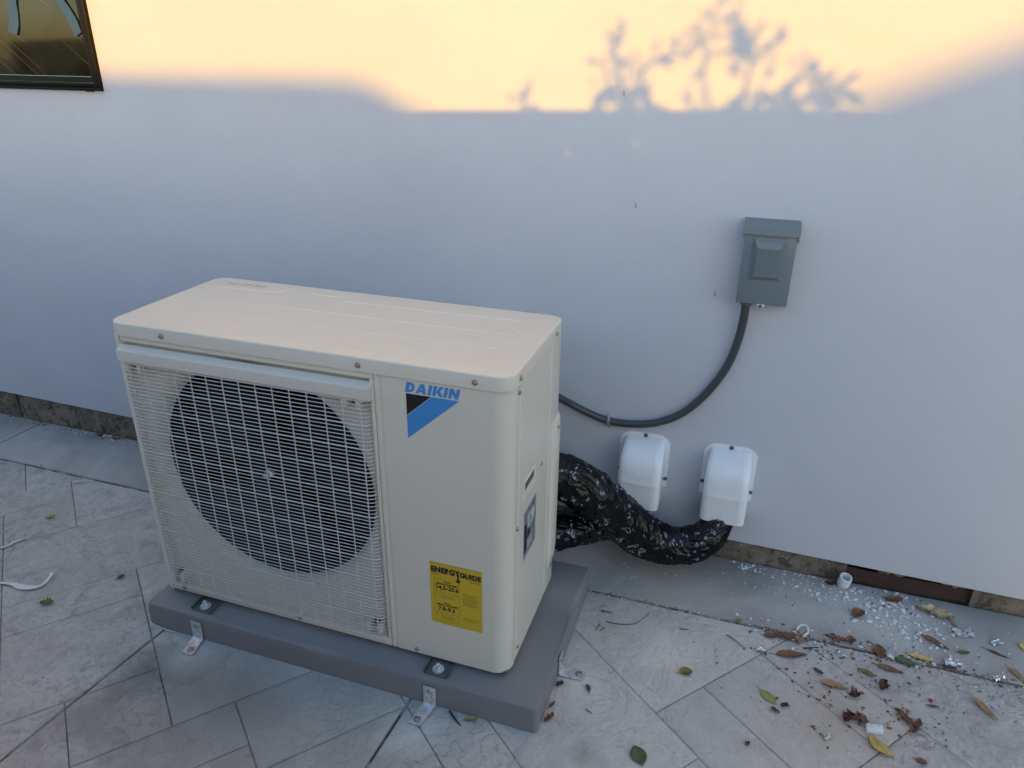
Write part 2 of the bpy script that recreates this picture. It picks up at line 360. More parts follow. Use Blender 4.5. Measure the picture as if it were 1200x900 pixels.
known = [(-1.7, -.888, -.8, -.43), (-.888, -.3, -.8, -.43), (-1.5, -.752, -.43, -.302), (-.752, -.3, -.43, -.107), (-.95, -.752, -.302, -.107),
         (-.95, -.3, -.107, .219), (-.95, -.617, .219, .349), (-.95, -.617, .349, .663), (-.617, -.142, .219, .865),
         (-.82, -.617, .663, .865), (-1.15, -.82, .663, 1.0), (-.82, -.481, .865, 1.0), (-.481, -.142, .865, 1.08), (-.82, -.481, 1.0, 1.33),
         (-.481, -.142, 1.08, 1.4), (-.142, 0, .95, 1.55), (0, .342, .9, 1.537), (0, .342, 1.537, 1.75), (.342, .95, .85, 1.398),
         (.342, .493, 1.398, 2.0), (.493, .697, 1.398, 1.733), (.697, .828, 1.398, 1.733), (.493, .828, 1.733, 2.1), (.828, 1.35, 1.398, 2.3),
         (-1.28, -.95, -.302, .03), (-1.28, -.95, .03, .36), (-1.15, -.95, .36, .663)]
As = sorted({a for k in known for a in k[:2]} | {-3.6+.33*i for i in range(20)})
Bs = sorted({b for k in known for b in k[2:]} | {-3.2+.33*i for i in range(26)})
def dedupe(v, keep):
    out = []
    for a in v:
        if a in keep or not out or (a-out[-1] > .1): 
            out.append(a)
    return out
As = dedupe(As, {a for k in known for a in k[:2]}); Bs = dedupe(Bs, {b for k in known for b in k[2:]})
used = set(); rects = []
def inknown(a, b): return any(k[0] < a < k[1] and k[2] < b < k[3] for k in known)
na, nb = len(As)-1, len(Bs)-1
free = {(i, j) for i in range(na) for j in range(nb) if not inknown((As[i]+As[i+1])/2, (Bs[j]+Bs[j+1])/2)}
for i in range(na):
    for j in range(nb):
        if (i, j) in free:
            i1 = i
            while (i1+1, j) in free and As[i1+2]-As[i] < .45: i1 += 1
            j1 = j
            while all((q, j1+1) in free for q in range(i, i1+1)) and Bs[j1+2]-Bs[j] < .36: j1 += 1
            for q in range(i, i1+1):
                for s in range(j, j1+1): free.discard((q, s))
            rects.append((As[i], As[i1+1], Bs[j], Bs[j1+1]))
c50, s50 = math.cos(R(50)), math.sin(R(50))
nslab = 0
for (a0, a1, b0, b1) in known+rects:
    g = random.uniform(.0005, .0011)
    q = [(a0+g, b0+g), (a0+g, b1-g), (a1-g, b1-g), (a1-g, b0+g)]
    base = [(a*c50+b*s50, a*s50-b*c50) for a, b in q]
    if area(base) < 0: base = base[::-1]
    # strip edge, far edge, saw cuts
    base = clip(base, 0, 1, -.2715) if len(base) else base
    if len(base) > 2: base = clip(base, 0, -1, 2.42)
    if len(base) > 2: base = clip(base, 1, 0, 3.6)
    if len(base) > 2: base = clip(base, -1, 0, 2.8)
    if len(base) < 3: continue
    pieces = [base]
    for (sx0, k0) in ((.027, .1038), (.737, .0535)):
        # saw line x - sx0 - k0*(y+.795) = 0, cut about 8 mm wide
        c = sx0+k0*.795; nxt = []
        for pc in pieces:
            for s, o in ((1, c-.0035), (-1, -c-.0035)):
                r_ = clip(pc, s, -k0*s, o)
                if len(r_) > 2 and abs(area(r_)) > 4e-5: nxt.append(r_)
        pieces = nxt
    for pc in pieces:
        # drop near-duplicate points
        cl = []
        for p in pc:
            if not cl or (Vector(p)-Vector(cl[-1])).length > .002: cl.append(p)
        if len(cl) > 2 and (Vector(cl[0])-Vector(cl[-1])).length < .002: cl.pop()
        if len(cl) < 3 or abs(area(cl)) < 2e-5: continue
        if area(cl) < 0: cl = cl[::-1]
        bm = bmesh.new(); poly(bm, cl, -.02, random.uniform(-.0008, .0003), min(.0030, .12*math.sqrt(abs(area(cl)))))
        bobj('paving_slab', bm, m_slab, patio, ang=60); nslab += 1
bx('joint_bed', m_joint, patio, -2.8, 3.6, -2.42, -.262, -.03, -.0052, smooth=False)
# mow strip against the wall: two pieces with a joint
for (x0, x1) in ((-2.8, -1.297), (-1.290, 3.6)):
    bm = bmesh.new(); poly(bm, [(x0, -.2605), (x1, -.2605), (x1, .012), (x0, .012)], -.02, .0004, .004); bobj('edge_strip', bm, m_strip, patio, ang=60)
bx('joint_bed', m_joint, patio, -2.8, 3.6, -.262, .02, -.03, -.006, smooth=False)
print('slabs', nslab)

# ---- house wall
wall = empty('house_wall', (0, .1, 0)); tag(wall, 'smooth pale blue grey stucco house wall above a bare concrete footing', 'wall')
bm = bmesh.new()
WX0, WX1, WZ0, WZ1 = -1.75, -.62, 1.271, 2.35
def zb(x): return .11+(x+1)/3*(.0665-.11)
xs = [-4.0, WX0, WX1, 4.5]
def quadprism(bm, x0, x1, za, zb_, zc, zd, y0, y1):   # x0: za..zc , x1: zb..zd
    v = [bm.verts.new(p) for p in ((x0, y0, za), (x1, y0, zb_), (x1, y0, zd), (x0, y0, zc), (x0, y1, za), (x1, y1, zb_), (x1, y1, zd), (x0, y1, zc))]
    for q in ((0, 1, 2, 3), (7, 6, 5, 4), (0, 4, 5, 1), (3, 2, 6, 7), (0, 3, 7, 4), (1, 5, 6, 2)): bm.faces.new([v[i] for i in q])
quadprism(bm, -4, WX0, zb(-4), zb(WX0), 5.6, 5.6, 0, .1)  # top raised out of view so the sunlit upper wall bounces warm light
quadprism(bm, WX0, WX1, zb(WX0), zb(WX1), WZ0, WZ0, 0, .1)
quadprism(bm, WX0, WX1, WZ1, WZ1, 5.6, 5.6, 0, .1)
quadprism(bm, WX1, 4.5, zb(WX1), zb(4.5), 5.6, 5.6, 0, .1)
bmesh.ops.remove_doubles(bm, verts=bm.verts, dist=1e-5)
# drop the hidden inner faces between the four panels
bmesh.ops.delete(bm, geom=[f for f in bm.faces if abs(f.normal.x) > .9 and abs(f.calc_center_median().x) < 3.9 and (f.calc_center_median().z < WZ0 or f.calc_center_median().z > WZ1)], context='FACES')
bobj('stucco', bm, m_stucco, wall, smooth=False)
bx('eave_board', m_nwall, wall, -4.05, 4.55, -.05, .2, 5.605, 5.7)
def rough_slab(name, m, x0, x1, y, z0, z1, amp, parent, seed, nx=None):
    bm = bmesh.new(); rnd = random.Random(seed); nx = nx or max(4, int((x1-x0)/.02)); nz = 6
    vs = [[bm.verts.new((x0+(x1-x0)*i/nx, y+rnd.uniform(-amp, amp), z0+(z1-z0)*j/nz+(rnd.uniform(-amp, amp) if 0 < j < nz else 0))) for j in range(nz+1)] for i in range(nx+1)]
    for i in range(nx):
        for j in range(nz): bm.faces.new((vs[i][j], vs[i+1][j], vs[i+1][j+1], vs[i][j+1]))
    for j in range(nz):     # end returns
        a = [bm.verts.new((x0, y+.07, z0+(z1-z0)*q/nz)) for q in (j, j+1)]; bm.faces.new((vs[0][j], a[0], a[1], vs[0][j+1]))
        a = [bm.verts.new((x1, y+.07, z0+(z1-z0)*q/nz)) for q in (j, j+1)]; bm.faces.new((vs[nx][j], a[0], a[1], vs[nx][j+1]))
    return bobj(name, bm, m, parent, ang=80)
rough_slab('foundation', m_found, -1.405, 1.742, .016, -.01, .125, .0022, wall, 1)
rough_slab('foundation', m_found, -4, -1.435, .030, -.01, .16, .003, wall, 2)
rough_slab('foundation', m_found, 2.066, 4.4, .016, -.01, .08, .0022, wall, 3)
bx('cavity', m_dark, wall, -1.44, 2.2, .085, .11, -.02, .2, smooth=False)
o = rough_slab('board', m_rot, 1.744, 2.064, .032, -.01, .040, .003, wall, 4); o['label'] = 'exposed reddish brown board in the gap of the footing'
# broken mortar lip hanging in the gap
bm = bmesh.new(); rnd = random.Random(5); N = 26; top = []; bot = []
for i in range(N+1):
    x = 1.80+.26*i/N; top.append((x, .018+rnd.uniform(-.002, .002), .085)); bot.append((x, .018+rnd.uniform(-.003, .003), .056-.006*math.sin(i*.35)+rnd.uniform(-.005, .005)))
loft(bm, [bot, top, [(p[0], .05, p[2]) for p in top], [(p[0], .05, p[2]) for p in bot], bot], False, False, False)
bobj('mortar_lip', bm, m_found, wall)
for (x, z, a) in ((1.054, 1.037, .1), (1.279, .823, -.05), (1.003, 1.306, .1)):
    bm = bmesh.new(); tube(bm, [(x-.001, -.0008, z+.006), (x+a*.01, -.002, z), (x+.0005, -.0008, z-.007)], lambda t: .0006+.0005*t, 6); bobj('nail_scar', bm, m_dsteel, wall)
adopt(wall)

# ---- window
win = empty('window', (-1.18, 0, WZ0)); tag(win, 'black framed dusty window at the upper left of the wall', 'window')
def frame_ring(bm, x0, x1, z0, z1, t, y0, y1):
    o = [(x0, z0), (x1, z0), (x1, z1), (x0, z1)]; i = [(x0+t, z0+t), (x1-t, z0+t), (x1-t, z1-t), (x0+t, z1-t)]
    rings = [[(x, y, z) for x, z in p] for p, y in ((o, y1), (o, y0), (i, y0), (i, y1))]
    rings.append(rings[0]); loft(bm, rings, False, False)
bm = bmesh.new(); frame_ring(bm, WX0+.002, WX1-.002, WZ0+.002, WZ1-.002, .020, -.012, .06); bmesh.ops.bevel(bm, geom=bm.edges[:], offset=.0015, segments=1, affect='EDGES'); bobj('frame', bm, m_alu, win)
bm = bmesh.new(); frame_ring(bm, WX0+.024, WX1-.024, WZ0+.024, WZ1-.024, .016, .000, .05); bobj('sash', bm, m_alu, win, ang=30)
bm = bmesh.new(); box(bm, WX0, WX1+.004, -.020, -.0125, WZ0+.004, WZ0+.009, .001, 1); bobj('drip_rail', bm, m_alu, win)
bx('pane', m_glass, win, WX0+.041, WX1-.041, .018, .024, WZ0+.041, WZ1-.041, smooth=False)
bx('sealant_smear', m_found, win, -.69, -.66, -.004, .001, WZ0-.003, WZ0+.001, smooth=False)
adopt(win)
def tape(name, label, pts, wd):
    bm = bmesh.new(); a, b = Vector(pts[0]), Vector(pts[1]); n = 14; d = (b-a); s = Vector((d.z, 0, -d.x)).normalized()*wd/2
    rnd = random.Random(len(label)); r1 = []; r2 = []
    for i in range(n+1):
        c = a+d*i/n+Vector((.004*math.sin(i*.7), .0, 0)); j = rnd.uniform(.94, 1.05)
        r1.append(c-s*j+Vector((0, rnd.uniform(-.002, 0), 0))); r2.append(c+s*j+Vector((0, rnd.uniform(-.002, 0), 0)))
    th = Vector((0, .0004, 0))
    loft(bm, [r1, r2, [p+th for p in r2], [p+th for p in r1], r1], False, False, False)
    return tag(bobj(name, bm, m_tape, None), label, 'tape', 'blue tape strips on the window')
tape('masking_tape', 'blue masking tape strip hanging near upright on the dark window pane', [(-.89, .015, 1.62), (-.955, .015, 1.432)], .036)
tape('masking_tape', 'slanted blue masking tape strip at the right edge of the window pane', [(-.775, .014, 1.62), (-.688, .014, 1.43)], .032)

# ================================================================== HEAT PUMP
X0, X1, YF, YB, Z0, ZT = 0.0, .958, -.7227, -.3399, .080, .8305
hp = empty('heat_pump', (.479, -.53, .07)); tag(hp, 'ivory outdoor heat pump unit with wire fan guard and blue logo, on a grey pad', 'heat pump')
# lid
bm = bmesh.new(); e = .0035
loft(bm, [rrect(X0-e+a, X1+e-a, YF-e+a, YB+e-a, z, .034-a) for a, z in ((.0012, .7985), (0, .7985), (0, .8262), (.0008, .8287), (.0025, .8300), (.0055, .8305))], False, True)
lid = bobj('top_cover', bm, m_ivory, hp, ang=50)
def ridge(parent, a, b, wd=.0055, h=.0016, z=.8304):
    bm = bmesh.new(); a = Vector((*a, z)); b = Vector((*b, z)); d = (b-a).normalized(); s = Vector((-d.y, d.x, 0))
    loft(bm, [[p-s*wd/2-e_*d*.004, p-s*wd/5+Vector((0, 0, h))*f, p+s*wd/5+Vector((0, 0, h))*f, p+s*wd/2] for p, f, e_ in ((a, 0, 0), (a+d*.008, 1, 0), (b-d*.008, 1, 0), (b, 0, 0))], False, False, False)
    return bobj('pressed_rib', bm, m_ivory, parent)
for a, b in (((.039, -.690), (.886, -.683)), ((.041, -.597), (.888, -.588)), ((.045, -.508), (.891, -.499)), ((.055, -.417), (.228, -.409)), ((.228, -.409), (.243, -.362)),
             ((.42, -.414), (.892, -.407)), ((.888, -.679), (.889, -.592)), ((.889, -.584), (.891, -.503)), ((.891, -.495), (.893, -.411)), ((.305, -.372), (.305, -.389)), ((.310, -.390), (.412, -.388)), ((.416, -.386), (.416, -.37))):
    ridge(lid, a, b)
mt = Matrix.Translation((.058, -.388, .8307)) @ Matrix.Rotation(R(-1), 4, 'Z')
mat_emb = mat('embossed_paint', (.40, .36, .29), .5)
for i, sx_ in enumerate((0, .018)):     # two small warning triangles pressed in the lid
    bm = bmesh.new(); t_ = [Vector((.060+sx_, -.388, .8308)), Vector((.074+sx_, -.388, .8308)), Vector((.067+sx_, -.374, .8308))]
    tube(bm, t_+[t_[0]], .0008, 5); bobj('warning_mark', bm, mat_emb, lid)
bm = bmesh.new()
for k in range(2):
    x = .098
    while x < .176:
        wl = random.uniform(.004, .010); box(bm, x, x+wl, -.377-k*.009, -.373-k*.009, .8304, .8309); x += wl+.003
bobj('pressed_lettering', bm, mat_emb, lid, smooth=False)
for x, z in ((.147, .812), (.634, .812), (.886, .812)): screw(lid, (x, YF-e, z), (0, -1, 0))
for y in (-.675, -.408): screw(lid, (X1+e, y, .812), (1, 0, 0))

# left front panel with round opening
cx, cz, rf = .342, .474, .287
px0, px1, pz0, pz1 = .022, .6635, .083, .797
bm = bmesh.new(); n = 128; angs = sorted({2*math.pi*k/n for k in range(n)} | {math.atan2(z-cz, x-cx) % (2*math.pi) for x in (px0, px1) for z in (pz0, pz1)})
inner = []; outer = []; lip = []; lip2 = []
for a in angs:
    c, s = math.cos(a), math.sin(a)
    t = min([(px1-cx)/c if c > 1e-9 else ((px0-cx)/c if c < -1e-9 else 1e9), (pz1-cz)/s if s > 1e-9 else ((pz0-cz)/s if s < -1e-9 else 1e9)])
    outer.append((cx+c*t, cz+s*t)); inner.append((cx+c*rf, cz+s*rf))
yp = YF+.016
rings = [[(x, YF+.03, z) for x, z in outer], [(x, yp, z) for x, z in outer], [(cx+(x-cx)*(rf+.020)/rf, yp, cz+(z-cz)*(rf+.020)/rf) for x, z in inner],
         [(cx+(x-cx)*(rf+.009)/rf, yp+.005, cz+(z-cz)*(rf+.009)/rf) for x, z in inner], [(x, yp+.016, z) for x, z in inner], [(cx+(x-cx)*.985, yp+.03, cz+(z-cz)*.985) for x, z in inner]]
loft(bm, rings, False, False); fp = bobj('fan_panel', bm, m_ivory, hp, ang=40)
bm = bmesh.new(); sheet(bm, [(X0+.001, YB), (X0+.001, YF+.018), (X0+.0055, YF+.0055), (X0+.018, YF+.0005), (.0215, YF+.0005)], .083, .80, -.0015); bobj('side_panel', bm, m_ivory, hp)
# rim strips standing round the guard
bx('rim', m_ivory, fp, .0220, .6635, YF+.0005, YF+.017, .7965-.012, .7985, bev=.0008)
bx('rim', m_ivory, fp, .0220, .6635, YF+.0003, YF+.017, .083, .104, bev=.0012)
bx('rim', m_ivory, fp, .6545, .6635, YF+.0004, YF+.017, .1045, .784, bev=.0012)
bx('rim', m_ivory, fp, .0218, .0245, YF+.0004, YF+.017, .1045, .784, bev=.0008)
for x in (.057, .410): screw(fp, (x, YF, .094), (0, -1, 0), .0038)
# shroud and inside
bm = bmesh.new(); revolve(bm, [(rf*.985, 0), (rf*.96, .02), (rf*.95, .09)], (cx, yp+.03, cz), (0, 1, 0), 64, False, False); sh = bobj('shroud', bm, m_black, hp)
bx('inner_cabinet', m_black, hp, .02, .655, YF+.14, YF+.145, .085, .79, smooth=False)
# coil fins behind
bm = bmesh.new()
for k in range(60): box(bm, .05+k*.0105, .052+k*.0105, YF+.125, YF+.139, .1, .78)
o = bobj('coil_fins', bm, m_coil, hp, smooth=False); o['kind'] = 'stuff'
# fan
fan = empty('fan', (0, 0, 0)); fan.parent = hp
bm = bmesh.new(); revolve(bm, [(.085, .05), (.085, .0), (.078, -.012), (.05, -.018), (.02, -.02), (.012, -.022)], (cx, YF+.075, cz), (0, 1, 0), 40); bobj('hub', bm, m_fan, fan)
bm = bmesh.new(); revolve(bm, [(.012, 0), (.012, -.010), (.008, -.014), (.008, -.022)], (cx, YF+.053, cz), (0, 1, 0), 6); bobj('hub_nut', bm, m_steel, fan)
blade_me = None
for k in range(3):
    if blade_me is None:
        bm = bmesh.new(); rows = []
        for i in range(9):
            r = .08+(rf*.93-.08)*i/8; sp = R(78+20*math.sin(i/8*2.6)); a0 = R(-14*i/8); row = []
            for j in range(9):
                t = j/8; a = a0+sp*t; row.append((r*math.cos(a), .035*(1-t)+.045*t*t-.035, r*math.sin(a)))
            rows.append(row)
        plate(bm, rows, (0, .003, 0))
        blade = bobj('fan_blade', bm, m_fan, fan); blade_me = blade.data
    else:
        blade = bpy.data.objects.new('fan_blade', blade_me); C.objects.link(blade); blade.parent = fan
    blade.location = (cx, YF+.085, cz); blade.rotation_euler = (0, R(120*k+25), 0)
# guard
guard = empty('fan_guard'); guard.parent = hp
yg = YF-.011; gx0, gx1 = .027, .651; gz0, gz1 = .112, .736
def hwire(r):
    bm = bmesh.new(); p = []
    for x, y in ((gx0, YF+.006), (gx0, YF-.002), (gx0+.0025, yg+.004), (gx0+.008, yg), (gx0+.05, yg)): p.append((x, y, 0))
    for x, y in ((gx1-.05, yg), (gx1-.012, yg), (gx1-.0035, yg+.004), (gx1, YF-.002), (gx1, YF+.006)): p.append((x, y, 0))
    tube(bm, p, r, 6); bmesh.ops.recalc_face_normals(bm, faces=bm.faces)
    me = bpy.data.meshes.new('guard_wire'); bm.to_mesh(me); bm.free(); me.materials.append(m_guard)
    for q in me.polygons: q.use_smooth = True
    return me
thin, thick = hwire(.00105), hwire(.0017)
NW = 67
for k in range(NW):
    z = gz0+(gz1-gz0)*k/(NW-1)
    o = bpy.data.objects.new('guard_wire', thick if k % 6 == 0 else thin); C.objects.link(o); o.parent = guard; o.location = (0, 0, z)
NV = 15
vme = None
for k in range(NV):
    x = gx0+.014+(gx1-gx0-.030)*k/(NV-1)
    if vme is None:
        bm = bmesh.new(); tube(bm, [(0, yg+.0022, gz0-.004), (0, yg+.0022, gz1+.004)], .0013, 6)
        vo = bobj('guard_upright', bm, m_guard, guard); vme = vo.data
    else:
        vo = bpy.data.objects.new('guard_upright', vme); C.objects.link(vo); vo.parent = guard
    vo.location = (x, 0, 0)
# top bar of the guard: wedge with flat lit top
bm = bmesh.new(); prof = [(YF+.004, .738), (YF-.0135, .7395), (YF-.0150, .741), (YF-.0155, .7660), (YF-.0145, .7685), (YF+.004, .7765)]
loft(bm, [[(x, y, z) for y, z in prof] for x in (.020, .660)]); bmesh.ops.bevel(bm, geom=[e_ for e_ in bm.edges], offset=.0006, segments=1, affect='EDGES')
bobj('top_bar', bm, m_bar, guard, ang=12)
# clips at the four corners
for x, z in ((.052, .7275), (.612, .7275), (.048, .132), (.622, .132)):
    c = bx('clip', m_bar, guard, x-.024, x-.010, YF-.008, YF+.0165, z-.012, z+.012, bev=.001); bx('clip', m_bar, guard, x+.010, x+.022, YF-.008, YF+.0165, z-.012, z+.012, bev=.001)
    bx('slot', m_black, fp, x-.009, x+.009, YF+.0145, YF+.018, z-.013, z+.013); screw(guard, (x+.001, YF+.0145, z), (0, -1, 0), .004)

# right front panel wrapping round the corner
bm = bmesh.new(); prof = [(.6655, YF+.004), (.6655, YF+.0005), (.672, YF), (.6735, YF+.0014), (.6805, YF+.0014), (.682, YF), (.9, YF), (.915, YF)]
prof += [(X1-.038+.038*math.sin(R(a)), YF+.038-.038*math.cos(R(a))) for a in range(0, 91, 9)] + [(X1, -.6775)]
sheet(bm, prof, .0835, .7988, .0015); rp = bobj('front_panel', bm, m_ivory, hp, ang=30)
bx('seam_gap', m_black, hp, .662, .667, YF+.006, YF+.012, .085, .797, smooth=False)
screw(rp, (.730, YF, .094), (0, -1, 0), .0038)
# service side panel
bm = bmesh.new(); prof = [(X1-.004, -.6745), (X1-.0005, -.6745), (X1, -.665), (X1-.001, -.6635), (X1-.001, -.6605), (X1, -.659), (X1, -.440), (X1-.0012, -.438), (X1-.0012, -.428), (X1, -.426), (X1, -.352), (X1-.003, -.344), (X1-.010, YB), (X1-.03, YB)]
sheet(bm, prof, .086, .7987, .0015); sp = bobj('service_panel', bm, m_ivory, hp, ang=25)
bx('seam_gap', m_black, hp, X1-.010, X1-.004, -.6785, -.6735, .085, .797, smooth=False)
for y, z in ((-.671, .778), (-.493, .520), (-.671, .455), (-.655, .112)): screw(sp, (X1, y, z), (1, 0, 0), .0035)
bx('rib', m_ivory, sp, X1-.001, X1+.0016, -.6700, -.6665, .785, .812-.02, bev=.0006)
# recessed hand grip
bm = bmesh.new()
ya, yb_, za, zb2 = -.628, -.548, .500, .545
loft(bm, [[(X1+.0004, ya-.004, za-.004), (X1+.0004, yb_+.004, za-.004), (X1+.0004, yb_+.004, zb2+.004), (X1+.0004, ya-.004, zb2+.004)],
          [(X1+.003, ya-.001, za-.001), (X1+.003, yb_+.001, za-.001), (X1+.003, yb_+.001, zb2+.001), (X1+.003, ya-.001, zb2+.001)],
          [(X1+.0028, ya+.001, za+.001), (X1+.0028, yb_-.001, za+.001), (X1+.0028, yb_-.001, zb2-.001), (X1+.0028, ya+.001, zb2-.001)],
          [(X1+.0006, ya+.003, za+.012), (X1+.0006, yb_-.003, za+.012), (X1+.0006, yb_-.003, zb2-.003), (X1+.0006, ya+.003, zb2-.003)]], False, True)
bobj('hand_grip', bm, m_ivory, sp)
bm = bmesh.new(); box(bm, X1+.0007, X1+.0012, ya+.006, yb_-.006, za+.022, zb2-.005); bobj('grip_shade_patch', bm, mat('grip_shade', (.12, .11, .10), .6), sp, smooth=False)  # thin dark sheet stands in for the shade inside the grip
# rating plate
rpz = bx('rating_plate', m_silver, sp, X1+.0002, X1+.0008, -.622, -.530, .335, .462, smooth=False)
bx('plate_block', m_ink, rpz, X1+.0008, X1+.0011, -.618, -.598, .350, .425, smooth=False)
bx('plate_block', m_ink, rpz, X1+.0008, X1+.0011, -.594, -.574, .380, .400, smooth=False)
bx('plate_block', m_white_l, rpz, X1+.0008, X1+.0011, -.594, -.545, .408, .440, smooth=False)
for k in range(5): bx('plate_line', m_ink, rpz, X1+.0011, X1+.0013, -.590, -.590+random.uniform(.02, .04), .412+k*.0055, .4138+k*.0055, smooth=False)
for k in range(3): bx('plate_line', m_white_l, rpz, X1+.0008, X1+.0011, -.594, -.594+random.uniform(.03, .05), .352+k*.009, .3545+k*.009, smooth=False)
# valve cover standing proud at the rear edge
bm = bmesh.new(); vz = [(.150, .0), (.165, .004), (.20, .007), (.55, .007), (.570, .005), (.582, 0)]
loft(bm, [[(X1, -.400, z), (X1+d*.5, -.397, z), (X1+d, -.388, z), (X1+d, -.350, z), (X1+d*.6, -.338, z), (X1-.02, -.332, z)] for z, d in vz], True, True, False)
vc = bobj('valve_cover', bm, m_ivory, hp, ang=50)
screw(vc, (X1+.0065, -.372, .558), (1, 0, 0), .0035); screw(vc, (X1+.0015, -.372, .140), (1, 0, 0), .0035)
bx('back_panel', m_ivory, hp, X0+.004, X1-.012, YB-.004, YB-.001, .085, .798, smooth=False)
bx('base_pan', m_dsteel, hp, X0+.006, X1-.006, YF+.008, YB-.006, .0805, .086, smooth=False)
# feet: folded plates bolted to the pad
for xc in (.140, .795):
    f = bx('foot', m_dsteel, hp, xc-.029, xc+.029, YF-.043, YB+.02, .0715, .0745, bev=.001)
    for s in (-1, 1): bx('foot_flange', m_dsteel, f, xc+s*.029-.0012, xc+s*.029+.0012, YF-.043+.001, YF+.03, .0748, .0815, bev=.0004)
    bm = bmesh.new(); revolve(bm, [(.014, 0), (.014, .002), (.0085, .0022), (.0085, .008), (.005, .009), (.005, .016), (.004, .017)], (xc, YF-.024, .0745), (0, 0, 1), 6 if 0 else 14); bobj('bolt', bm, m_steel, f)

# logo
def flat(name, pts, m, parent, y, t=.0003):
    bm = bmesh.new(); loft(bm, [[(x, y, z) for x, z in pts], [(x, y-t, z) for x, z in pts]]); return bobj(name, bm, m, parent, smooth=False)
def logo_word(x0, z0, h, y):
    st = .31; k = [0]
    def q(pts):
        k[0] += 1; yy = y-.00004*(k[0] % 4)
        bm_pts = [(x0+(cur+px+.20*pz)*h*1.07, z0+pz*h) for px, pz in pts]
        loft(bm, [[(a, yy, b) for a, b in bm_pts], [(a, yy-.0002, b) for a, b in bm_pts]])
    bm = bmesh.new(); cur = 0
    # D
    q([(0, 0), (st, 0), (st, 1), (0, 1)]); n = 10; yy = y
    o_ = [(st+.50*math.sin(math.pi*t/n), .5-.5*math.cos(math.pi*t/n)) for t in range(n+1)]
    i_ = [(st+.22*math.sin(math.pi*t/n), .5-.28*math.cos(math.pi*t/n)) for t in range(n+1)]
    for t in range(n): q([i_[t], o_[t], o_[t+1], i_[t+1]])
    cur = .93; q([(0, 0), (.31, 0), (.60, 1), (.36, 1)]); q([(.66, 0), (.99, 0), (.68, 1), (.40, 1)]); q([(.22, .17), (.80, .17), (.74, .38), (.28, .38)])
    cur = 2.04; q([(0, 0), (st, 0), (st, 1), (0, 1)])
    cur = 2.47; q([(0, 0), (st, 0), (st, 1), (0, 1)]); q([(st-.02, .40), (st+.14, .30), (.92, 1), (.56, 1)]); q([(.36, .50), (.60, 0), (.97, 0), (.56, .66)])
    cur = 3.47; q([(0, 0), (st, 0), (st, 1), (0, 1)])
    cur = 3.91; q([(0, 0), (st-.02, 0), (st-.02, 1), (0, 1)]); q([(.62, 0), (.91, 0), (.91, 1), (.62, 1)]); q([(.0, 1), (.60, 0), (.91, 0), (.31, 1)])
    return bobj('logo_lettering', bm, m_blue, rp, smooth=False)
logo_word(.7350, .7685, .0222, YF-.0004)
flat('logo_black_triangle', [(.7365, .7655), (.7905, .7655), (.7365, .7165)], m_ink, rp, YF-.0003)
flat('logo_blue_band', [(.7925, .7655), (.850, .7655), (.850, .7640), (.7375, .6645), (.7365, .6645), (.7365, .7150)], m_blue, rp, YF-.0003)
# energy label
EX0, EX1, EZ0, EZ1 = .7725, .8965, .1925, .363
el = flat('energy_label', [(EX0, EZ0), (EX1, EZ0), (EX1, EZ1), (EX0, EZ1)], m_yellow, rp, YF-.0003)
yl = YF-.0009
text('lettering', 'ENERGY', .0195, m_ink, el, front(.7755, .3375, yl), bold=.0011, wscale=.88, space=1.10)
text('lettering', 'GUIDE', .0175, m_ink, el, front(.8445, .3365, yl), bold=.0011, wscale=.89, space=1.11)
flat('arrow', [(.8385, .342), (.8385, .326), (.8330, .3265), (.8405, .317), (.8480, .3265), (.8425, .326), (.8425, .342)], m_ink, el, yl+.0003)
text('lettering', 'Cooling', .0055, m_ink, el, front(.8130, .3115, yl), align='CENTER')
text('lettering', 'Efficiency Rating (SEER)', .0062, m_ink, el, front(.8130, .3050, yl), align='CENTER', bold=.0001, wscale=.86)
text('lettering', '14.5-20.6', .0150, m_ink, el, front(.8130, .2915, yl), align='CENTER', bold=.0003)
text('lettering', 'Heating', .0055, m_ink, el, front(.8130, .2525, yl), align='CENTER')
text('lettering', 'Efficiency Rating (HSPF)', .0062, m_ink, el, front(.8130, .2460, yl), align='CENTER', bold=.0001, wscale=.86)
text('lettering', '7.8-9.3', .0150, m_ink, el, front(.8110, .2320, yl), align='CENTER', bold=.0003)
bm = bmesh.new(); y0 = yl
def line(x0, x1, z, t=.0005): box(bm, x0, x1, y0, y0+.0002, z-t/2, z+t/2)
def rectl(x0, x1, z0, z1, t=.0005):
    line(x0, x1, z0, t); line(x0, x1, z1, t); box(bm, x0, x0+t, y0, y0+.0002, z0+t/2, z1-t/2); box(bm, x1-t, x1, y0, y0+.0002, z0+t/2, z1-t/2)
rectl(.783, .8425, .203, .3195)
for zb_ in (.279, .2195): rectl(.787, .839, zb_, zb_+.005); 
for zb_ in (.2885, .2290):
    for x in (.788, .799): box(bm, x, x+.0018, y0, y0+.0002, zb_-.0018, zb_)
for k in range(3): line(.797, .830, .2745-k*.0028, .0006)
for k in range(3): line(.797, .830, .2150-k*.0028, .0006)
for k in range(3): line(.7755, .792+.004*(k % 2), .3345-k*.0028, .0007)
for k in range(3): line(.866, .894, .3325-k*.0026, .0007)
line(.7755, .894, .3605, .0005)
for k in range(9): line(.850, .888-(.006 if k % 3 == 2 else random.uniform(0, .003)), .292-k*.0040, .0009)
for k in range(3): line(.849, .888-.01*(k == 2), .224-k*.0036, .0007)
o = bobj('fine_print', bm, mat('fine_print_ink', (.20, .14, .02), .5), el, smooth=False)
flat('torn_corner', [(EX0, EZ0), (EX0+.006, EZ0), (EX0, EZ0+.005)], m_white_l, el, YF-.0007)
adopt(hp)

